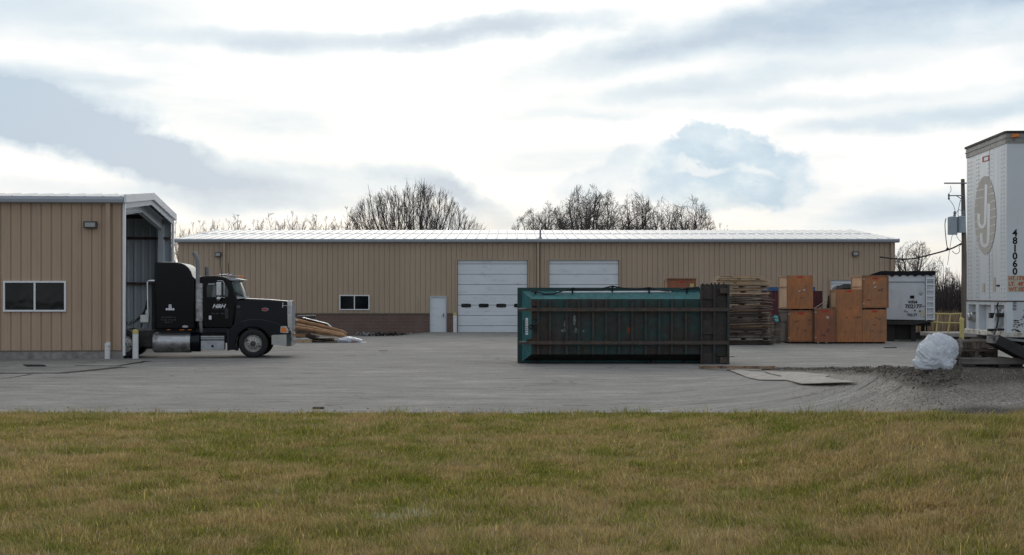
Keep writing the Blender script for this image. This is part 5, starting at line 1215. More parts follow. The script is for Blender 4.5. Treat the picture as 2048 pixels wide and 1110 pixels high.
# side lettering
for i, ch in enumerate('481060'):
    text('fleet_number', ch, .142, 'ink', skin, (SX(2029.5), -.003, SZ(466.5+15.35*i)), sx=.98, bold=.004)
mb = MB(); mb.box(SX(2016), SX(2120), -.003, -.0005, SZ(583.5), SZ(551)); pl_ = mb.build('dimension_placard', 'plate', skin)
for s_, py in (("HT.13'6\"", 556.5), ("LT.  48'", 567.8), ("WT.102\"", 578.8)):
    t_ = text('dimension_lettering', s_, .078, 'inkred', pl_, (0, 0, 0), sx=.92, bold=.002)
    w_ = max(v.co.x for v in t_.data.vertices)-min(v.co.x for v in t_.data.vertices); t_.location = (SX(2017)+w_*.92/2, -.0055, SZ(py))
marks('faded_lettering', .15, .055, 'steel', bt, (SX(2028.5), -.001, SZ(615)), 8, True)
mb = MB(); rnd = random.Random(3)
for i in range(26):
    a = SX(rnd.uniform(2022, 2036)); c = SZ(rnd.uniform(640, 664)); w = rnd.uniform(.01, .06); h = rnd.uniform(.004, .014)
    mb.prism([(a, c), (a+w*.4, c+h), (a+w, c+h*.3), (a+w*.7, c-h*.6)], -.005, -.0008)
for i in range(16):
    a = SX(rnd.uniform(2040, 2048)); c = SZ(rnd.uniform(620, 666)); w = rnd.uniform(.01, .05); mb.prism([(a, c), (a+w*.4, c+.01), (a+w, c), (a+w*.7, c-.006)], -.005, -.0008)
mb.build('rust_scrape', 'rust', bt)
# things in the recesses
mb = MB(); t_, z_ = NP(1944, 634); mb.lathe([(.001, -.07), (.05, -.07), (.06, -.05), (.05, -.02), (.08, -.01), (.085, .09)], (0, t_, z_), 'x', 18); mb.build('round_cap', 'alu', bt, smooth=True)
for px, py, w, h in ((1991, 631, .05, .08), (2004, 630, .045, .06), (1988, 660, .05, .04), (2006, 659, .04, .03)):
    t_, z_ = NP(px, py); mb = MB(); mb.box(-.09, .03, t_-w, t_+w, z_-h/2, z_+h/2); mb.build('gladhand_bracket', 'under', bt)
mb = MB(); t_, z_ = NP(1999, 640)
mb.tube([(-.02, t_-.03, z_+.18), (-.04, t_+.0, z_+.1), (-.06, t_+.04, z_), (-.04, t_, z_-.12)], .028, 8); mb.tube([(.05, t_-.1, z_+.14), (-.02, t_-.13, z_+.05), (.0, t_-.08, z_-.08)], .035, 8); mb.build('air_fitting', 'trailer', bt, smooth=True)
mb = MB(); mb.tube([(-.04, t_-.08, z_+.26), (-.05, t_-.04, z_+.2), (-.06, t_-.15, z_+.1), (-.07, t_-.2, z_), (-.06, t_-.02, z_-.15), (-.08, t_+.02, z_-.24)], .012, 6); mb.build('cable', 'wire', bt)
# underside, landing gear, bogie
mb = MB(); mb.box(.15, TL-.1, .06, TW-.06, zb-.07, zb-.015)
for k in range(30): mb.box(.3+k*.48, .36+k*.48, .06, TW-.06, zb-.14, zb-.071)
mb.box(.0, .5, .3, TW-.3, zb-.10, zb-.0701); mb.build('under_frame', 'under', bt)
mb = MB()
for y in (.35, TW-.35): mb.box(2.6, 2.78, y-.08, y+.08, -.35, zb-.141); mb.box(2.5, 2.88, y-.13, y+.13, -.37, -.351)
mb.build('landing_gear', 'under', bt)
for xw in (11.6, 12.9):
    for yw in (.02, TW-.58):
        zg = gzf(7.27+xw, 22)-BZ+.5
        mb = MB(); mb.lathe([(.001, yw), (.28, yw+.02), (.45, yw), (.5, yw+.05), (.5, yw+.5), (.45, yw+.55), (.001, yw+.55)], (xw, 0, zg), 'y', 28); mb.build('wheel', 'dark', bt, smooth=True)

# timbers and pallets under the trailer nose
gnd = gzf(7.0, 22)
tb_ = thing('timber_beam', 'long grey timber lying across the gravel under the nose of the white box trailer', 'timber', (X(1922, 21.9), 21.9, 0))
mb = MB(); mb.box(0, 3.4, 0, .14, Z(729, 21.9), Z(716, 21.9)); mb.build('beam', 'timber', tb_, bevel=.008)
mb = MB()
for x in (.05, .55, 1.0, 1.9, 2.9): mb.box(x, x+.16, .0, .22, gnd-.1, Z(729, 21.9)-.001)
mb.build('support_block', 'under', tb_)
def pallet(x0, x1, y0, z0, label, m='oldwood', n=5, dz=.13, depth=1.1, rz=0):
    t = thing('pallet', label, 'pallet', (x0, y0, z0), rz, 'pallets propping the trailer nose'); w = x1-x0
    mb = MB()
    for k in range(n): mb.box(0, w, k*depth/n, k*depth/n+.10, dz-.018, dz)
    for k in range(3): mb.box(0, w, k*(depth-.11)/2, k*(depth-.11)/2+.10, 0, .016)
    mb.build('deck_slat', m, t); mb = MB()
    for k in range(3): mb.box(k*(w-.05)/2, k*(w-.05)/2+.05, .004, depth-.02, .0165, dz-.0185)
    mb.build('stringer', 'greywood', t)
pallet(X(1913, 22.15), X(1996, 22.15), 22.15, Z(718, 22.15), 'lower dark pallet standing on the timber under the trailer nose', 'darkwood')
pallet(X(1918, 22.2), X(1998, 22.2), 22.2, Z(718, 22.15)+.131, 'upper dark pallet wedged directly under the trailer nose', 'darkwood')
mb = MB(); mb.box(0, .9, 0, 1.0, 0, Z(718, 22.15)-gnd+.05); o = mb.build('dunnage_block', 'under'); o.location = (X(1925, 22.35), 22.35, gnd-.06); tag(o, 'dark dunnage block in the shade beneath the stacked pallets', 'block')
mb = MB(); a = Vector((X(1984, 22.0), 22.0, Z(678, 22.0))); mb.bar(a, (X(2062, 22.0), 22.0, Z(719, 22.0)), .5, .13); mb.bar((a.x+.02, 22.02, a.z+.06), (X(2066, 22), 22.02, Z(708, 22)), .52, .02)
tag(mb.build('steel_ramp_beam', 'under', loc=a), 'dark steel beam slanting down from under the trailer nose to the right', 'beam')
mb = MB(); mb.bar((X(1975, 21.95), 21.95, Z(674, 21.95)), (X(2052, 21.95), 21.95, Z(682, 21.95)), .06, .035); tag(mb.build('steel_strap', 'steel', loc=(X(1975, 21.95), 21.95, Z(674, 21.95))), 'thin steel strip just below the trailer sill', 'strip')
mb = MB(); mb.box(0, .125, 0, .18, 0, .03); mb.box(0, .125, 0, .18, .13, .16); mb.box(0, .03, 0, .18, .03, .13); mb.box(.095, .125, 0, .18, .03, .13); bk = mb.build('wood_block', 'timber', bevel=.006); bk.location = (X(1904, 21.8), 21.8, gzf(X(1904, 21.8), 21.8)); tag(bk, 'hollow square wooden block between the white bag and the grey timber', 'block')
mb = MB(); P_ = [W(1917, 716, 21.82), W(1920, 706, 21.8), W(1923, 694, 21.8), W(1922, 683, 21.85), W(1920, 676, 21.9)]; mb.tube(P_, .022, 6); tag(mb.build('strap', 'timber', loc=P_[0]), 'pale curved strap hanging from the trailer corner to the hollow wooden block', 'strap')

# crumpled white plastic bag
def lump(name, m, loc, sx_, sy_, sz_, seed, ridged=.22, sub=5, prof=None):
    import bmesh
    bm = bmesh.new(); bmesh.ops.create_icosphere(bm, subdivisions=sub, radius=1)
    co = np.array([v.co[:] for v in bm.verts]); a, b_, c = co.T
    def rn(f, s): return 1-np.abs(2*fbm(a*f+b_*f*.7+s, c*f-b_*f*.6+s*2, 3)-1)
    d = 1+ridged*(rn(1.1, seed)-.75)+ridged*.45*(rn(2.3, seed+7)-.75)+ridged*.30*(rn(5, seed+3)-.75)+ridged*.20*(rn(11, seed+5)-.75)
    P = co*d[:, None]; P[:, 2] = np.where(P[:, 2] < -.62, -.62+(P[:, 2]+.62)*.12, P[:, 2])
    if prof: P = prof(P)
    P = P*np.array([sx_, sy_, sz_]); P[:, 2] -= P[:, 2].min()
    for v, p in zip(bm.verts, P): v.co = p
    me = bpy.data.meshes.new(name); bm.to_mesh(me); bm.free(); me.polygons.foreach_set('use_smooth', [True]*len(me.polygons)); me.materials.append(M[m])
    o = bpy.data.objects.new(name, me); COL.objects.link(o); o.location = loc; return o
def bagprof(P):
    P = P.copy(); zz = P[:, 2]; P[:, 0] += -.28*np.clip(-zz, 0, 1)+.10*np.clip(zz, 0, 1); P[:, 0] += .25*sst(.2, .7, P[:, 0])*sst(-.2, .5, zz)*.6
    P[:, 0] *= 1+.12*sst(0, -.6, -zz*0+zz*-1)*0+.10*(zz < -.2); return P
bx_ = X(1874, 21.7)
tag(lump('plastic_bag', 'bag', (bx_, 21.75, gzf(bx_, 21.75)-.02), .265, .22, .30, 5, .34, 6, bagprof), 'crumpled white plastic bag standing on the dirt left of the box trailer', 'plastic bag')
bx_ = X(1896, 21.5)
tag(lump('plastic_bag', 'bag', (bx_, 21.55, gzf(bx_, 21.55)-.02), .085, .09, .085, 9, .35, 4), 'small white plastic bundle at the foot of the large white bag', 'plastic bag')

# ------------------------------------------------------------------ cardboard and wood pile by the brick wall
PD = 69.5
def PU(u, v, dy=0): return W(580+u/13.653, 620+v/13.653, PD+dy)
def roll(u0, v0, u1, v1, r, dy, label, m='cardboard', flat=.8, grp='cardboard rolls in the pile'):
    a, b_ = PU(u0, v0, dy), PU(u1, v1, dy); mb = MB(); pts = []; rr = []
    for i in range(9):
        t = i/8; p = a.lerp(b_, t); p.z += .03*math.sin(t*3)*random.uniform(.3, 1); p.y += random.uniform(-.01, .01); pts.append(p); rr.append(r*.86/13.653*PD/F*random.uniform(.80, 1.12)*(1 if t < .95 else .5))
    mb.tube(pts, rr, 10); o = mb.build('cardboard_roll', m, loc=a, smooth=True, ang=50); return tag(o, label, 'cardboard roll', grp)
roll(330, 255, 1090, 450, 62, .9, 'uppermost and shortest cardboard roll, silver strip along its top', 'carddark')
roll(190, 285, 1560, 640, 68, .5, 'long cardboard roll second from the top of the sloping pile')
roll(170, 400, 1530, 680, 52, .2, 'long pale cardboard roll in the middle of the sloping pile', 'cardpale')
roll(130, 470, 1590, 745, 62, .0, 'lowest long cardboard roll of the sloping pile')
roll(420, 330, 1300, 560, 60, 1.1, 'cardboard roll at the back of the sloping pile', 'carddark')
mb = MB(); mb.bar(PU(350, 205, .8), PU(1020, 372, .8), .5, .03); mb.bar(PU(1020, 372, .8), PU(1120, 460, .8), .5, .03); tag(mb.build('metal_strip', 'silver', loc=PU(350, 205, .8)), 'silver edged panel lying on top of the cardboard rolls', 'metal panel')
mb = MB(); mb.bar(PU(100, 205, .1), PU(200, 300, .1), .2, .06); tag(mb.build('splintered_board', 'pine', loc=PU(100, 205, .1)), 'pale splintered board end at the upper left of the cardboard pile', 'board')
def gbox(u0, v0, u1, v1, dy, dep, m, name, label, cat, bev=0):
    a = PU(u0, v1, dy); b_ = PU(u1, v0, dy); mb = MB(); mb.box(0, b_.x-a.x, 0, dep, 0, b_.z-a.z); o = mb.build(name, m, bevel=bev); o.location = a; return tag(o, label, cat)
gbox(108, 450, 700, 900, .45, 1.3, 'greywood', 'wood_heap', 'dark heap of boards holding up the left end of the cardboard rolls', 'wood heap')
gbox(120, 650, 420, 735, .1, .3, 'cardboard', 'cardboard_box', 'flat cardboard box in shade above the white topped box', 'cardboard box')
o = gbox(112, 800, 592, 905, -.25, .45, 'pine', 'wooden_tray', 'low wooden crate with white plastic on top, at the left foot of the cardboard pile', 'tray')
o = gbox(100, 906, 592, 943, -.25, .45, 'dark', 'black_pallet', 'black plastic pallet under the low wooden crate', 'pallet')
o = lump('plastic_sheet', 'bag', PU(330, 800, -.03), .36, .18, .045, 3, .4, 4); tag(o, 'crumpled white plastic sheet lying on the low wooden crate', 'plastic sheet')
for i, (u0, v0, u1, v1, m_, lb) in enumerate(((575, 648, 1400, 800, 'pine', 'pale plank sloping to the ground below the cardboard rolls'), (600, 830, 1380, 875, 'oldwood', 'plank lying almost flat at the foot of the cardboard pile'), (640, 870, 1390, 892, 'greywood', 'grey plank lying on the ground at the foot of the cardboard pile'), (600, 760, 1300, 840, 'greywood', 'dark plank in the middle of the scrap under the cardboard rolls'))):
    mb = MB(); mb.bar(PU(u0, v0, i*.1-.1), PU(u1, v1, i*.1-.1), .25, .035); tag(mb.build('plank', m_, loc=PU(u0, v0, i*.1-.1)), lb, 'plank')
gbox(590, 770, 1150, 900, .3, .9, 'under', 'scrap_heap', 'dark scrap heap under the sloping cardboard rolls', 'scrap heap')
o = lump('plastic_film', 'bag', PU(1615, 905, -.15), .55, .3, .17, 11, .4, 5); tag(o, 'clear crumpled plastic film at the right foot of the cardboard pile', 'plastic film')
mb = MB(); mb.obox(PU(1745, 850, -.5), (.2, .06, .06), (0, .2, .3)); tag(mb.build('orange_scrap', 'cardboard', loc=PU(1745, 850, -.5)), 'small brown scrap on the plastic film', 'scrap')
mb = MB(); a = PU(1830, 903, -.3); mb.box(0, .42, 0, .3, 0, .02); o = mb.build('flat_board', 'white'); o.location = (a.x, a.y, .0); tag(o, 'thin white board flat on the ground right of the plastic film', 'board')
rk = thing('dark_rack', 'dark slatted rack behind the top of the cardboard rolls', 'rack', PU(210, 330, 1.6))
mb = MB(); p0 = PU(210, 330, 1.6)
for k in range(8): a = PU(250+k*58, 165, 1.6)-p0; b_ = PU(270+k*62, 260, 1.6)-p0; mb.bar(a, b_, .05, .05)
mb.build('slat', 'under', rk); mb = MB(); mb.bar(PU(215, 165, 1.6)-p0, PU(690, 150, 1.6)-p0, .5, .05); mb.bar(PU(215, 275, 1.6)-p0, PU(720, 260, 1.6)-p0, .4, .06); mb.bar(PU(240, 165, 1.6)-p0, (PU(240, 165, 1.6)-p0).xy.to_3d()+Vector((0, 0, -p0.z-.05)), .08, .08); mb.build('rack_rail', 'steel', rk)
# hoses and scrap along the brick wall
for i in range(7):
    px = 712+i*14; mb = MB(); pts = []
    for k in range(14): pts.append((X(px+k*2.2, 87.5)+random.uniform(-.05, .05), 87.5+random.uniform(-.2, .2), -.17+abs(math.sin(k*.7+i))*random.uniform(.02, .22)))
    mb.tube(pts, random.uniform(.03, .06), 6); tag(mb.build('hose', random.choice(['under', 'dark', 'steel']), loc=pts[0], smooth=True), 'tangled dark hose lying along the brick base left of the door', 'hose', 'hoses along the brick wall')

# ------------------------------------------------------------------ plates, plank and litter on the ground
def plate(pts, label, lift=.02, m='platewood', name='plywood_sheet', th=.014):
    c = pts[0]; mb = MB(); top = [Vector(p) for p in pts]
    mb.add([p+Vector((0, 0, th)) for p in top]+top, [tuple(range(len(top))), tuple(range(len(top), 2*len(top)))[::-1]]+[(i, (i+1) % len(top), len(top)+(i+1) % len(top), len(top)+i) for i in range(len(top))])
    return tag(mb.build(name, m, loc=c), label, 'sheet', 'sheets laid on the gravel rise')
M['platewood'] = mat('weathered_plywood_sheet', (.27, .245, .215), .8, var=.25, scale=2, stretch=(3, 1, 1), dirt=(.15, .135, .12), dirt_at=.58, dscale=2.5)
def hit(px, py):      # where the sight line through a photograph point meets the ground
    lo = 19.0; q = px-CX
    d = 19.0
    while d < 60:
        if CH-(py-HZ)*d/F <= gzf(q*d/F, d)+.012: return Vector((q*d/F, d, gzf(q*d/F, d)+.012))
        d += .02
    return Vector((q*d/F, d, .01))
plate([hit(1452, 738), hit(1518, 745), hit(1560, 754), hit(1575, 760.5), hit(1518, 760), hit(1495, 755)], 'weathered sheet with lifted dark edge at the left of the sheets on the gravel rise')
mb_pts = [hit(1570, 760), hit(1560, 752), hit(1640, 752), hit(1672, 760), hit(1716, 769), hit(1690, 771), hit(1604, 770)]
for i, dz in ((4, .03), (5, .05), (6, .02)): mb_pts[i].z += dz
plate(mb_pts, 'long weathered sheet with curled front edge, rightmost on the gravel rise', m='platewood')
plate([hit(1545, 749), hit(1530, 744), hit(1600, 745), hit(1660, 752), hit(1640, 756), hit(1580, 756)], 'middle weathered sheet lying behind the others on the gravel rise')
a, b_ = hit(1402, 736.5), hit(1546, 737.5); mb = MB(); mb.bar(a+Vector((0, 0, .035)), b_+Vector((0, 0, .035)), .16, .08); tag(mb.build('ground_plank', 'oldwood', loc=a), 'brown plank lying on the ground at the right foot of the green container', 'plank')
for px0, px1, py, m_, lb in ((1768, 1793, 696, 'dark', 'thin dark strip on the pavement in front of the right crates'), (626, 648, 817.5, 'rust', 'rusty brown strip near the edge of the lawn'), (758, 775, 702, 'pine', 'short pale board on the open pavement right of the truck'), (1455, 1468, 714, 'platewood', 'pale board scrap beside the end of the green container')):
    (xa, ya), (xb, yb) = GP(px0, py), GP(px1, py); mb = MB(); mb.bar((xa, ya, .02), (xb, yb, .02), .12, .03); tag(mb.build('litter', m_, loc=(xa, ya, 0)), lb, 'scrap')

# ------------------------------------------------------------------ bare trees
def copy_tree(src, x, y, s, rz, label, grp, sz=None, z=-.3):
    c = src.copy(); COL.objects.link(c); c.location = (x, y, z); c.scale = (s, s, sz or s); c.rotation_euler = (0, 0, rz)
    for ch in list(src.children): k = ch.copy(); COL.objects.link(k); k.parent = c
    c['label'] = label
    if grp: c['group'] = grp
    elif 'group' in c: del c['group']
    return c
GB = 'bare trees behind the warehouse'; FG = 'far row of pale bare trees'
def spray(seed, stems, inside, P):
    """main stems curve from base to tip; each throws straight side branches that stop at the edge of the crown"""
    rr = random.Random(seed); T_, C_ = MB(), MB()
    def edge(mb, a, b, ra, rb, ns):
        d = (b-a)
        if d.length < 1e-4: return
        d.normalize(); u = d.cross(Vector((.3, 1, .1))).normalized(); w = d.cross(u)
        cs = [(math.cos(2*math.pi*q/ns), math.sin(2*math.pi*q/ns)) for q in range(ns)]
        mb.add([a+(u*c+w*s)*ra for c, s in cs]+[b+(u*c+w*s)*rb for c, s in cs], [(q, (q+1) % ns, ns+(q+1) % ns, ns+q) for q in range(ns)])
    def side(p, d, ln, r, lev):
        n = 4 if lev == 1 else (3 if lev == 2 else 2); pts = [p]; q = p
        for i in range(n):
            d = (d+Vector((rr.gauss(0, P['jit']), rr.gauss(0, P['jit']), rr.gauss(0, P['jit'])+P['up']))).normalized(); q2 = q+d*ln/n
            if not inside(q2, rr): break
            r2 = max(P['rmin']*.8, r*(1-.75/n)); edge(C_, q, q2, r, r2, 3); pts.append(q2); q = q2; r = r2
        if len(pts) < 2 or lev >= P['depth']: return
        k = P['kids'][lev]
        for i in range(k):
            f = (.15+.85*(i+rr.random())/k)*(len(pts)-1); j = min(int(f), len(pts)-2); pp = pts[j].lerp(pts[j+1], f-j); dd = (pts[j+1]-pts[j]).normalized()
            ax = dd.orthogonal().normalized(); ax.rotate(Matrix.Rotation(rr.random()*6.283, 3, dd)); an = R(abs(rr.gauss(P['ang'], P['ang']*.3)))
            side(pp, (dd*math.cos(an)+ax*math.sin(an)).normalized(), ln*P['len']*rr.uniform(.6, 1.25), max(P['rmin'], r*.62 if lev > 1 else r*.8), lev+1)
    for base, tip, r0, bow in stems:
        base, tip = Vector(base), Vector(tip); L_ = (tip-base).length; c = base+Vector(((tip.x-base.x)*bow, (tip.y-base.y)*bow, (tip.z-base.z)*.5)); n = 12; pts = []
        for i in range(n+1):
            t = i/n; q = base*(1-t)**2+c*2*t*(1-t)+tip*t*t
            if i: q = q+Vector((rr.gauss(0, .008*L_), rr.gauss(0, .008*L_), 0))
            pts.append(q)
        rad = [max(P['rmin'], r0*(1-t/n)**.85+P['rmin']) for t in range(n+1)]
        for i in range(n): edge(T_ if rad[i] > r0*.5 else C_, pts[i], pts[i+1], rad[i], rad[i+1], 6 if rad[i] > .05 else 4)
        k = P['kids'][0]
        for i in range(k):
            t = P['start']+(1-P['start'])*(i+rr.random())/k; f = min(t*n, n-.01); j = int(f); pp = pts[j].lerp(pts[j+1], f-j); dd = (pts[j+1]-pts[j]).normalized()
            ax = dd.orthogonal().normalized(); ax.rotate(Matrix.Rotation(rr.random()*6.283, 3, dd)); an = R(abs(rr.gauss(P['ang'], P['ang']*.25)))
            side(pp, (dd*math.cos(an)+ax*math.sin(an)).normalized(), P['first']*L_*(1.15-P.get('taper', .75)*t)*rr.uniform(.6, 1.2), max(P['rmin'], rad[j]*.5), 1)
    return T_, C_
def spray_tree(seed, stems, inside, P, m, label, x, y, grp, z=-.3):
    T_, C_ = spray(seed, stems, inside, P); t = thing('bare_tree', label, 'tree', (x, y, z), 0, grp)
    T_.build('trunk', m, t); C_.build('crown', m, t); return t
def oak(seed, label, px0, px1, py, d, ns=20, rmin=.009, kids=(9, 6, 5), m='bark', lean=0):
    r = random.Random(seed); w = X(px1, d)-X(px0, d); H = Z(py, d)+.3; zf = H*.30; stems = [((0, 0, 0), (0, 0, zf*1.1), .26, .5)]
    for i in range(ns):
        a = i*2.399+r.random()*.5; q = math.sqrt((i+.5)/ns); x = math.cos(a)*q*w/2*.98; y = math.sin(a)*q*w/2*.8; h = H*(1-.42*q**2.6)*r.uniform(.93, 1.0)
        stems.append(((x*.02, y*.02, zf*r.uniform(.8, 1.05)), (x+lean*h*.1, y, h-.25), .13, .75))
    ph = r.random()*9
    def ins(p, rr):
        q = math.hypot(p.x/(w/2), p.y/(w/2)); top = H*(1-.42*min(q, 1.2)**2.6)*(1+.03*math.sin(p.x*1.9+ph)+.025*math.sin(p.x*4.7+ph*2)); return q < 1.06 and p.z < top+rr.gauss(0, .12)
    return spray_tree(seed, stems, ins, dict(jit=.10, up=.045, rmin=rmin, depth=3, kids=kids, ang=40, len=.60, first=.30, start=.30, taper=.40), m, label, X((px0+px1)/2, d), d, GB)
oak(33, 'broad dark bare tree rising behind the warehouse roof above the green container', 1070, 1285, 370, 122, 24, .011, (9, 6, 4))
oak(34, 'rounded bare tree just right of the broad dark tree behind the warehouse roof', 1200, 1350, 386, 124, 18)
oak(38, 'smaller rounded bare tree at the right end of the clump behind the warehouse roof', 1305, 1455, 397, 126, 18)
oak(39, 'low spreading bare tree at the left end of the clump above the garage doors', 1005, 1165, 406, 125, 18)
oak(41, 'dense middle bare tree of the clump standing behind the roof vent pipe', 1095, 1235, 382, 130, 10, .010, (8, 5, 4))
oak(42, 'bare tree between the two rounded trees of the clump behind the roof', 1262, 1392, 400, 131, 12)
# the tall tree of many upright stems
TDst = 128.0; r = random.Random(5); tops = [(700, 432), (716, 416), (732, 362), (748, 392), (762, 390), (778, 372), (795, 392), (806, 376), (820, 356), (836, 350), (849, 354), (862, 380), (878, 366), (893, 390), (908, 404), (925, 418), (940, 436), (958, 446)]
tpx = [a for a, _ in tops]; tpy = [b_ for _, b_ in tops]; stems = []
for k in range(38):
    px = tops[k % 18][0]+(r.gauss(0, 2) if k < 18 else r.uniform(-9, 9)); py = float(np.interp(px, tpx, tpy))+(0 if k < 18 else r.uniform(8, 45))
    xt = X(px, TDst)-X(828, TDst); xb = xt*.16+r.uniform(-.35, .35); stems.append(((xb, r.uniform(-.5, .5), 0), (xt, r.uniform(-1.6, 1.6), Z(py, TDst)+.3), .12 if k < 18 else .08, .62))
def ins_up(p, rr): return p.z < Z(float(np.interp(p.x/TDst*F+828, (690, 725, 780, 840, 885, 915, 965), (440, 392, 380, 368, 378, 402, 450))), TDst)+.3+rr.gauss(0, .45)
spray_tree(21, stems, ins_up, dict(jit=.06, up=.10, rmin=.009, depth=3, kids=(13, 6, 4), ang=22, len=.55, first=.22, start=.25, taper=.55), 'bark', 'large bare tree of many upright stems behind the middle of the warehouse roof', X(828, TDst), TDst, GB)
# pale far trees
def slim(seed, w, H, ns, m='bark_pale', rmin=.014):
    r = random.Random(seed); stems = []
    for i in range(ns):
        a = i*2.399; q = math.sqrt((i+.3)/ns); x = math.cos(a)*q*w/2; y = math.sin(a)*q*w/2; stems.append(((x*.05, y*.05, 0 if i < 2 else H*.18), (x, y, H*(1-.30*q*q)*r.uniform(.88, 1.0)), .13, .8))
    return spray_tree(seed, stems, lambda p, rr: p.z < H+rr.gauss(0, .15) and math.hypot(p.x, p.y) < w*.56, dict(jit=.07, up=.09, rmin=rmin, depth=3, kids=(10, 5, 3), ang=28, len=.55, first=.22, start=.25), m, 'x', 0, 200, FG)
pr = [slim(50, 6.5, 15, 9), slim(51, 4.5, 15, 6), slim(52, 8.5, 15, 11)]
row = [(378, 443), (428, 433), (466, 428), (500, 437), (521, 434), (545, 426), (580, 421), (600, 424), (622, 428), (648, 430), (672, 434), (408, 440), (350, 440), (562, 432), (486, 440), (636, 436)]
for i, (px, py) in enumerate(row):
    d = 200+(i*7) % 25; H = Z(py, d)+.3; s = H/15.0
    lb = {378: 'small pale far tree just right of the small tan building, above the left roof slope', 350: 'pale bare tree in the gap between the small tan building and the warehouse', 545: 'narrow dark upright tree in the middle of the far row', 580: 'tallest wide tree of the far row', 648: 'far tree near the right end of the far row', 672: 'rightmost tree of the far row beside the big upright tree'}.get(px, 'pale thin bare tree in the far row behind the left half of the warehouse roof')
    if i < 3: o = pr[i]; o.location = (X(px, d), d, -.3); o.scale = (s, s, s); o['label'] = lb
    else: copy_tree(pr[i % 3], X(px, d), d, s*(.95+.1*random.random()), random.random()*6, lb, FG, sz=s)
for px, py, d, lb in ((704, 412, 140, 'slender bare tree at the left side of the big upright tree'), (957, 444, 140, 'low bare tree at the right side of the big upright tree'), (1446, 444, 150, 'faint low tree right of the clump behind the roof')):
    H = Z(py, d)+.3; copy_tree(pr[px % 3], X(px, d), d, H/15*1.0, random.random()*6, lb, None)
t_ = oak(60, 'pale bare tree right of the warehouse corner behind the dump trailer', 1768, 1885, 480, 112, 11, .009, (9, 6, 4), 'bark_pale'); del t_['group']
for px, py, d, lb in ((1882, 508, 120, 'bare tree between the dump trailer and the utility pole'), (1900, 532, 118, 'low bare tree left of the utility pole'), (1912, 545, 116, 'low thicket tree beside the utility pole'), (1795, 505, 124, 'bare tree close to the right end wall of the warehouse')):
    H = Z(py, d)+.3; copy_tree(pr[px % 3], X(px, d), d, H/15*1.5, random.random()*6, lb, None, sz=H/15)

# brush and reeds
def stems(name, n, xr, yr, hf, w, cols, label, lean=.25, z0=-.3, loc=(0, 0, 0)):
    x = rng.uniform(*xr, n); y = rng.uniform(*yr, n); h = hf(x, y)*(.55+.5*rng.random(n))
    base = np.stack([x, y, np.full(n, z0)], -1); a = rng.random(n)*6.283; g = rng.random((n, 1)); c0 = np.array(cols[0])*(1-g)+np.array(cols[1])*g
    return tag(blade_mesh(name, base, a, h, w*(.6+.8*rng.random(n)), lean*rng.random(n), (c0, c0*1.1), 'stone', loc=loc), label, name, kind='stuff')
stems('brush', 9000, (26, 48), (100, 116), lambda x, y: 3.3+1.6*fbm(x*.7, y*.3, 3), .05, ((.035, .03, .03), (.085, .07, .065)), 'dense dark leafless brush beyond the reeds at the right', .5, loc=(36, 108, 0))
stems('reeds', 9000, (20, 40), (84, 98), lambda x, y: 1.15+.6*fbm(x*.9, y*.4, 3), .045, ((.20, .14, .09), (.36, .27, .18)), 'tan dry reeds behind the yellow railing', .3, z0=-.1, loc=(30, 90, 0))
stems('far_brush', 16000, (-150, 110), (150, 240), lambda x, y: 2.6+2*fbm(x*.2, y*.1, 3), .10, ((.06, .05, .048), (.13, .11, .10)), 'far low brown brush along the horizon', .4, loc=(0, 190, 0))

# ------------------------------------------------------------------ sky, sun, camera
w = bpy.data.worlds.new('World'); scene.world = w; w.use_nodes = True; nt = w.node_tree; bg = nt.nodes['Background']
SUN_EL, SUN_AZ = 24.0, -4.0       # azimuth measured from +Y towards +X
sky = N(nt, 'ShaderNodeTexSky', sky_type='NISHITA'); sky.sun_disc = False
sky.sun_elevation = R(SUN_EL); sky.sun_rotation = R(SUN_AZ); sky.air_density = 1.2; sky.dust_density = 2.0
tc = N(nt, 'ShaderNodeTexCoord'); sp = N(nt, 'ShaderNodeSeparateXYZ'); L(nt, tc.outputs['Generated'], sp.inputs[0])
sx_, sy_, sz_ = sp.outputs
az = mth(nt, 'ARCTAN2', sx_, sy_); hr = mth(nt, 'SQRT', mth(nt, 'ADD', mth(nt, 'MULTIPLY', sx_, sx_), mth(nt, 'MULTIPLY', sy_, sy_)))
ev = mth(nt, 'DIVIDE', sz_, mth(nt, 'MAXIMUM', hr, .02))
U = mth(nt, 'ADD', mth(nt, 'MULTIPLY', az, 3.08), 1.024); V = mth(nt, 'ADD', mth(nt, 'MULTIPLY', ev, -3.0), .59)
def uvn(su, sv, sc, det, rough, off=0):
    cb = N(nt, 'ShaderNodeCombineXYZ'); L(nt, mth(nt, 'MULTIPLY', U, su), cb.inputs[0]); L(nt, mth(nt, 'MULTIPLY', V, sv), cb.inputs[1]); cb.inputs[2].default_value = off
    return noise(nt, cb.outputs[0], sc, det, rough)
wa, wb2 = uvn(1, 1.6, 3.2, 6, .55), uvn(1, 1.6, 3.2, 6, .55, 7.3)
fa, fb2 = uvn(1, 1.3, 11, 7, .6, 2.1), uvn(1, 1.3, 11, 7, .6, 5.1)
def warp(c, n1, a1, n2, a2): return mth(nt, 'ADD', c, mth(nt, 'ADD', mth(nt, 'MULTIPLY', mth(nt, 'SUBTRACT', n1, .5), a1), mth(nt, 'MULTIPLY', mth(nt, 'SUBTRACT', n2, .5), a2)))
Us, Vs = warp(U, wa, .40, fa, .12), warp(V, wb2, .085, fb2, .030)      # soft clouds
Uc, Vc = warp(U, wa, .10, fa, .10), warp(V, wb2, .08, fb2, .085)      # crisp cumulus
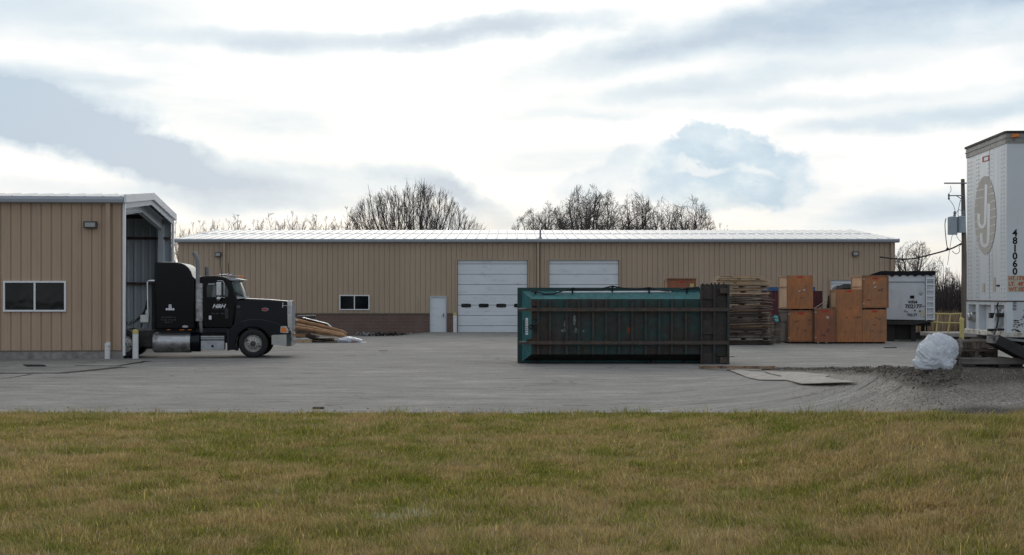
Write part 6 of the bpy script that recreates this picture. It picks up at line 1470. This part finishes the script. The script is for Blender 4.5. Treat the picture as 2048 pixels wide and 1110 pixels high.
def blob(cx, cy, rx, ry, rot, lo, hi, amp, crisp=False):
    u, v = (Uc, Vc) if crisp else (Us, Vs); c, s_ = math.cos(R(rot)), math.sin(R(rot))
    du = mth(nt, 'SUBTRACT', u, cx); dv = mth(nt, 'SUBTRACT', v, cy)
    a = mth(nt, 'DIVIDE', mth(nt, 'ADD', mth(nt, 'MULTIPLY', du, c), mth(nt, 'MULTIPLY', dv, s_)), rx)
    b_ = mth(nt, 'DIVIDE', mth(nt, 'SUBTRACT', mth(nt, 'MULTIPLY', dv, c), mth(nt, 'MULTIPLY', du, s_)), ry)
    r = mth(nt, 'SQRT', mth(nt, 'ADD', mth(nt, 'MULTIPLY', a, a), mth(nt, 'MULTIPLY', b_, b_)))
    m_ = N(nt, 'ShaderNodeMapRange', interpolation_type='SMOOTHSTEP'); L(nt, r, m_.inputs[0]); m_.inputs[1].default_value = lo; m_.inputs[2].default_value = hi; m_.inputs[3].default_value = amp; m_.inputs[4].default_value = 0
    return m_.outputs[0]
soft = [(.02, .225, .27, .075, 4, .35, 1.15, .85), (.16, .27, .26, .06, 22, .3, 1.2, .55), (.30, .325, .36, .045, 10, .3, 1.2, .55), (.50, .385, .35, .04, 6, .3, 1.2, .40), (.10, .04, .45, .07, 0, .1, 1.3, .38),
        (.98, .055, .33, .030, -6, .1, 1.2, .75), (1.32, .10, .34, .045, -12, .0, 1.4, .5), (1.85, .02, .42, .05, -4, .1, 1.2, .45), (.55, .085, .33, .028, 0, .1, 1.3, .42), (1.72, .10, .35, .05, -4, .1, 1.3, .28),
        (1.50, .172, .34, .026, -5, 0, 1.5, .36), (1.62, .215, .42, .018, -3, 0, 1.5, .25), (1.84, .243, .30, .024, -4, 0, 1.5, .42), (1.70, .06, .5, .05, -6, 0, 1.5, .30), (1.30, .20, .3, .03, 0, 0, 1.5, .18), (1.12, .235, .16, .02, 0, .1, 1.3, .25), (.72, .36, .30, .035, 8, .1, 1.3, .35),
        (.90, .385, .18, .035, 20, .2, 1.2, .55), (.58, .25, .16, .03, 8, .1, 1.3, .20), (1.9, .42, .22, .045, -6, .1, 1.3, .40), (.30, .40, .5, .03, 4, .1, 1.3, .30), (1.0, .45, .25, .03, 0, .1, 1.3, .32), (.16, .16, .2, .02, 4, .2, 1.3, .2)]
acc = None
for b_ in soft:
    v_ = blob(*b_); acc = v_ if acc is None else mth(nt, 'ADD', acc, v_)
crisp = [(1.458, .352, .186, .076, 3, .80, 1.06, .9), (1.405, .290, .055, .046, 0, .80, 1.06, .85), (1.50, .315, .11, .04, 14, .80, 1.06, .7), (1.22, .355, .17, .045, -24, .55, 1.1, .48), (1.56, .33, .055, .035, 0, .8, 1.05, .30)]
cac = None
for b_ in crisp:
    v_ = blob(*b_, crisp=True); cac = v_ if cac is None else mth(nt, 'MAXIMUM', cac, v_)
lit = [(1.415, .340, .060, .012, 2, .4, 1.2, .75), (1.52, .350, .050, .013, 6, .4, 1.2, .65), (1.30, .345, .02, .05, 20, .2, 1.2, .35), (1.59, .375, .025, .04, 30, .2, 1.2, .45), (1.45, .30, .03, .02, 30, .2, 1.2, .25)]
lac = None
for b_ in lit:
    v_ = blob(*b_, crisp=True); lac = v_ if lac is None else mth(nt, 'ADD', lac, v_)
cac = mth(nt, 'MULTIPLY', cac, mth(nt, 'SUBTRACT', 1.0, mth(nt, 'MINIMUM', lac, 1.0)))
gen = uvn(1, 4.5, 1.5, 6, .55, 3.3)
gm_ = N(nt, 'ShaderNodeMapRange', interpolation_type='SMOOTHSTEP'); L(nt, gen, gm_.inputs[0]); gm_.inputs[1].default_value = .42; gm_.inputs[2].default_value = .78; gm_.inputs[3].default_value = 0; gm_.inputs[4].default_value = .50
tot = mth(nt, 'ADD', mth(nt, 'MINIMUM', mth(nt, 'MULTIPLY', acc, mth(nt, 'MULTIPLY_ADD', uvn(1, 2.2, 5, 7, .6, 6.6), 1.5, .52)), 1.0), gm_.outputs[0], clamp=True)
K = 10.0      # the Background strength is 0.1
col = ramp(nt, tot, [(0, (1.04, 1.05, 1.06)), (.16, (.88, .93, .97)), (.45, (.66, .78, .88)), (1.0, (.43, .565, .72))])
cin = uvn(1, 1.5, 8, 6, .6, 4.4)
col = mixc(nt, cac, col, ramp(nt, cin, [(.35, (.38, .58, .77)), (.52, (.50, .68, .84)), (.70, (.76, .87, .94))]))
# warm glow low over the trees
lowm = N(nt, 'ShaderNodeMapRange', interpolation_type='SMOOTHSTEP'); L(nt, V, lowm.inputs[0]); lowm.inputs[1].default_value = .36; lowm.inputs[2].default_value = .50; lowm.inputs[3].default_value = 0; lowm.inputs[4].default_value = .55
ln_ = uvn(1, 2.5, 4, 4, .5, 9.1); lm = N(nt, 'ShaderNodeMapRange'); L(nt, ln_, lm.inputs[0]); lm.inputs[1].default_value = .40; lm.inputs[2].default_value = .6
col = mixc(nt, mth(nt, 'MULTIPLY', lowm.outputs[0], lm.outputs[0]), col, (1.0, .93, .80))
# overcast: brightest towards the hidden sun, duller behind the camera and overhead
dt_ = N(nt, 'ShaderNodeVectorMath', operation='DOT_PRODUCT'); L(nt, tc.outputs['Generated'], dt_.inputs[0]); dt_.inputs[1].default_value = (math.sin(R(SUN_AZ))*math.cos(R(SUN_EL)), math.cos(R(SUN_AZ))*math.cos(R(SUN_EL)), math.sin(R(SUN_EL)))
gl = N(nt, 'ShaderNodeMapRange', interpolation_type='SMOOTHSTEP'); L(nt, dt_.outputs['Value'], gl.inputs[0]); gl.inputs[1].default_value = -.15; gl.inputs[2].default_value = .88; gl.inputs[3].default_value = .66; gl.inputs[4].default_value = .98
gain = mth(nt, 'MULTIPLY', gl.outputs[0], K)
cloud = N(nt, 'ShaderNodeVectorMath', operation='SCALE'); L(nt, col, cloud.inputs[0]); L(nt, gain, cloud.inputs['Scale'])
cool = mixc(nt, ramp(nt, dt_.outputs['Value'], [(0, (1, 1, 1)), (.8, (0, 0, 0))]), cloud.outputs[0], mixc(nt, 1.0, cloud.outputs[0], (.90, .96, 1.06), 'MULTIPLY'))
L(nt, mixc(nt, .93, sky.outputs[0], cool), bg.inputs['Color']); bg.inputs['Strength'].default_value = .1

sl = bpy.data.lights.new('sun', 'SUN'); sl.energy = .55; sl.angle = R(22); sl.color = (1, .93, .83)
so = bpy.data.objects.new('sun', sl); COL.objects.link(so)
dvec = Vector((math.sin(R(SUN_AZ))*math.cos(R(SUN_EL)), math.cos(R(SUN_AZ))*math.cos(R(SUN_EL)), math.sin(R(SUN_EL))))
so.rotation_euler = dvec.to_track_quat('Z', 'Y').to_euler(); so.location = (0, 60, 40)

cam = bpy.data.cameras.new('camera'); co = bpy.data.objects.new('camera', cam); COL.objects.link(co); scene.camera = co
co.location = (0, 0, CH); co.rotation_euler = (R(90), 0, 0); cam.sensor_width = 36; cam.lens = 36*F/2048; cam.shift_y = (HZ-555)/2048
cam.clip_start = .1; cam.clip_end = 5000
vs_ = scene.view_settings; vs_.view_transform = 'Standard'; vs_.look = 'None'; vs_.gamma = 1; vs_.exposure = 0
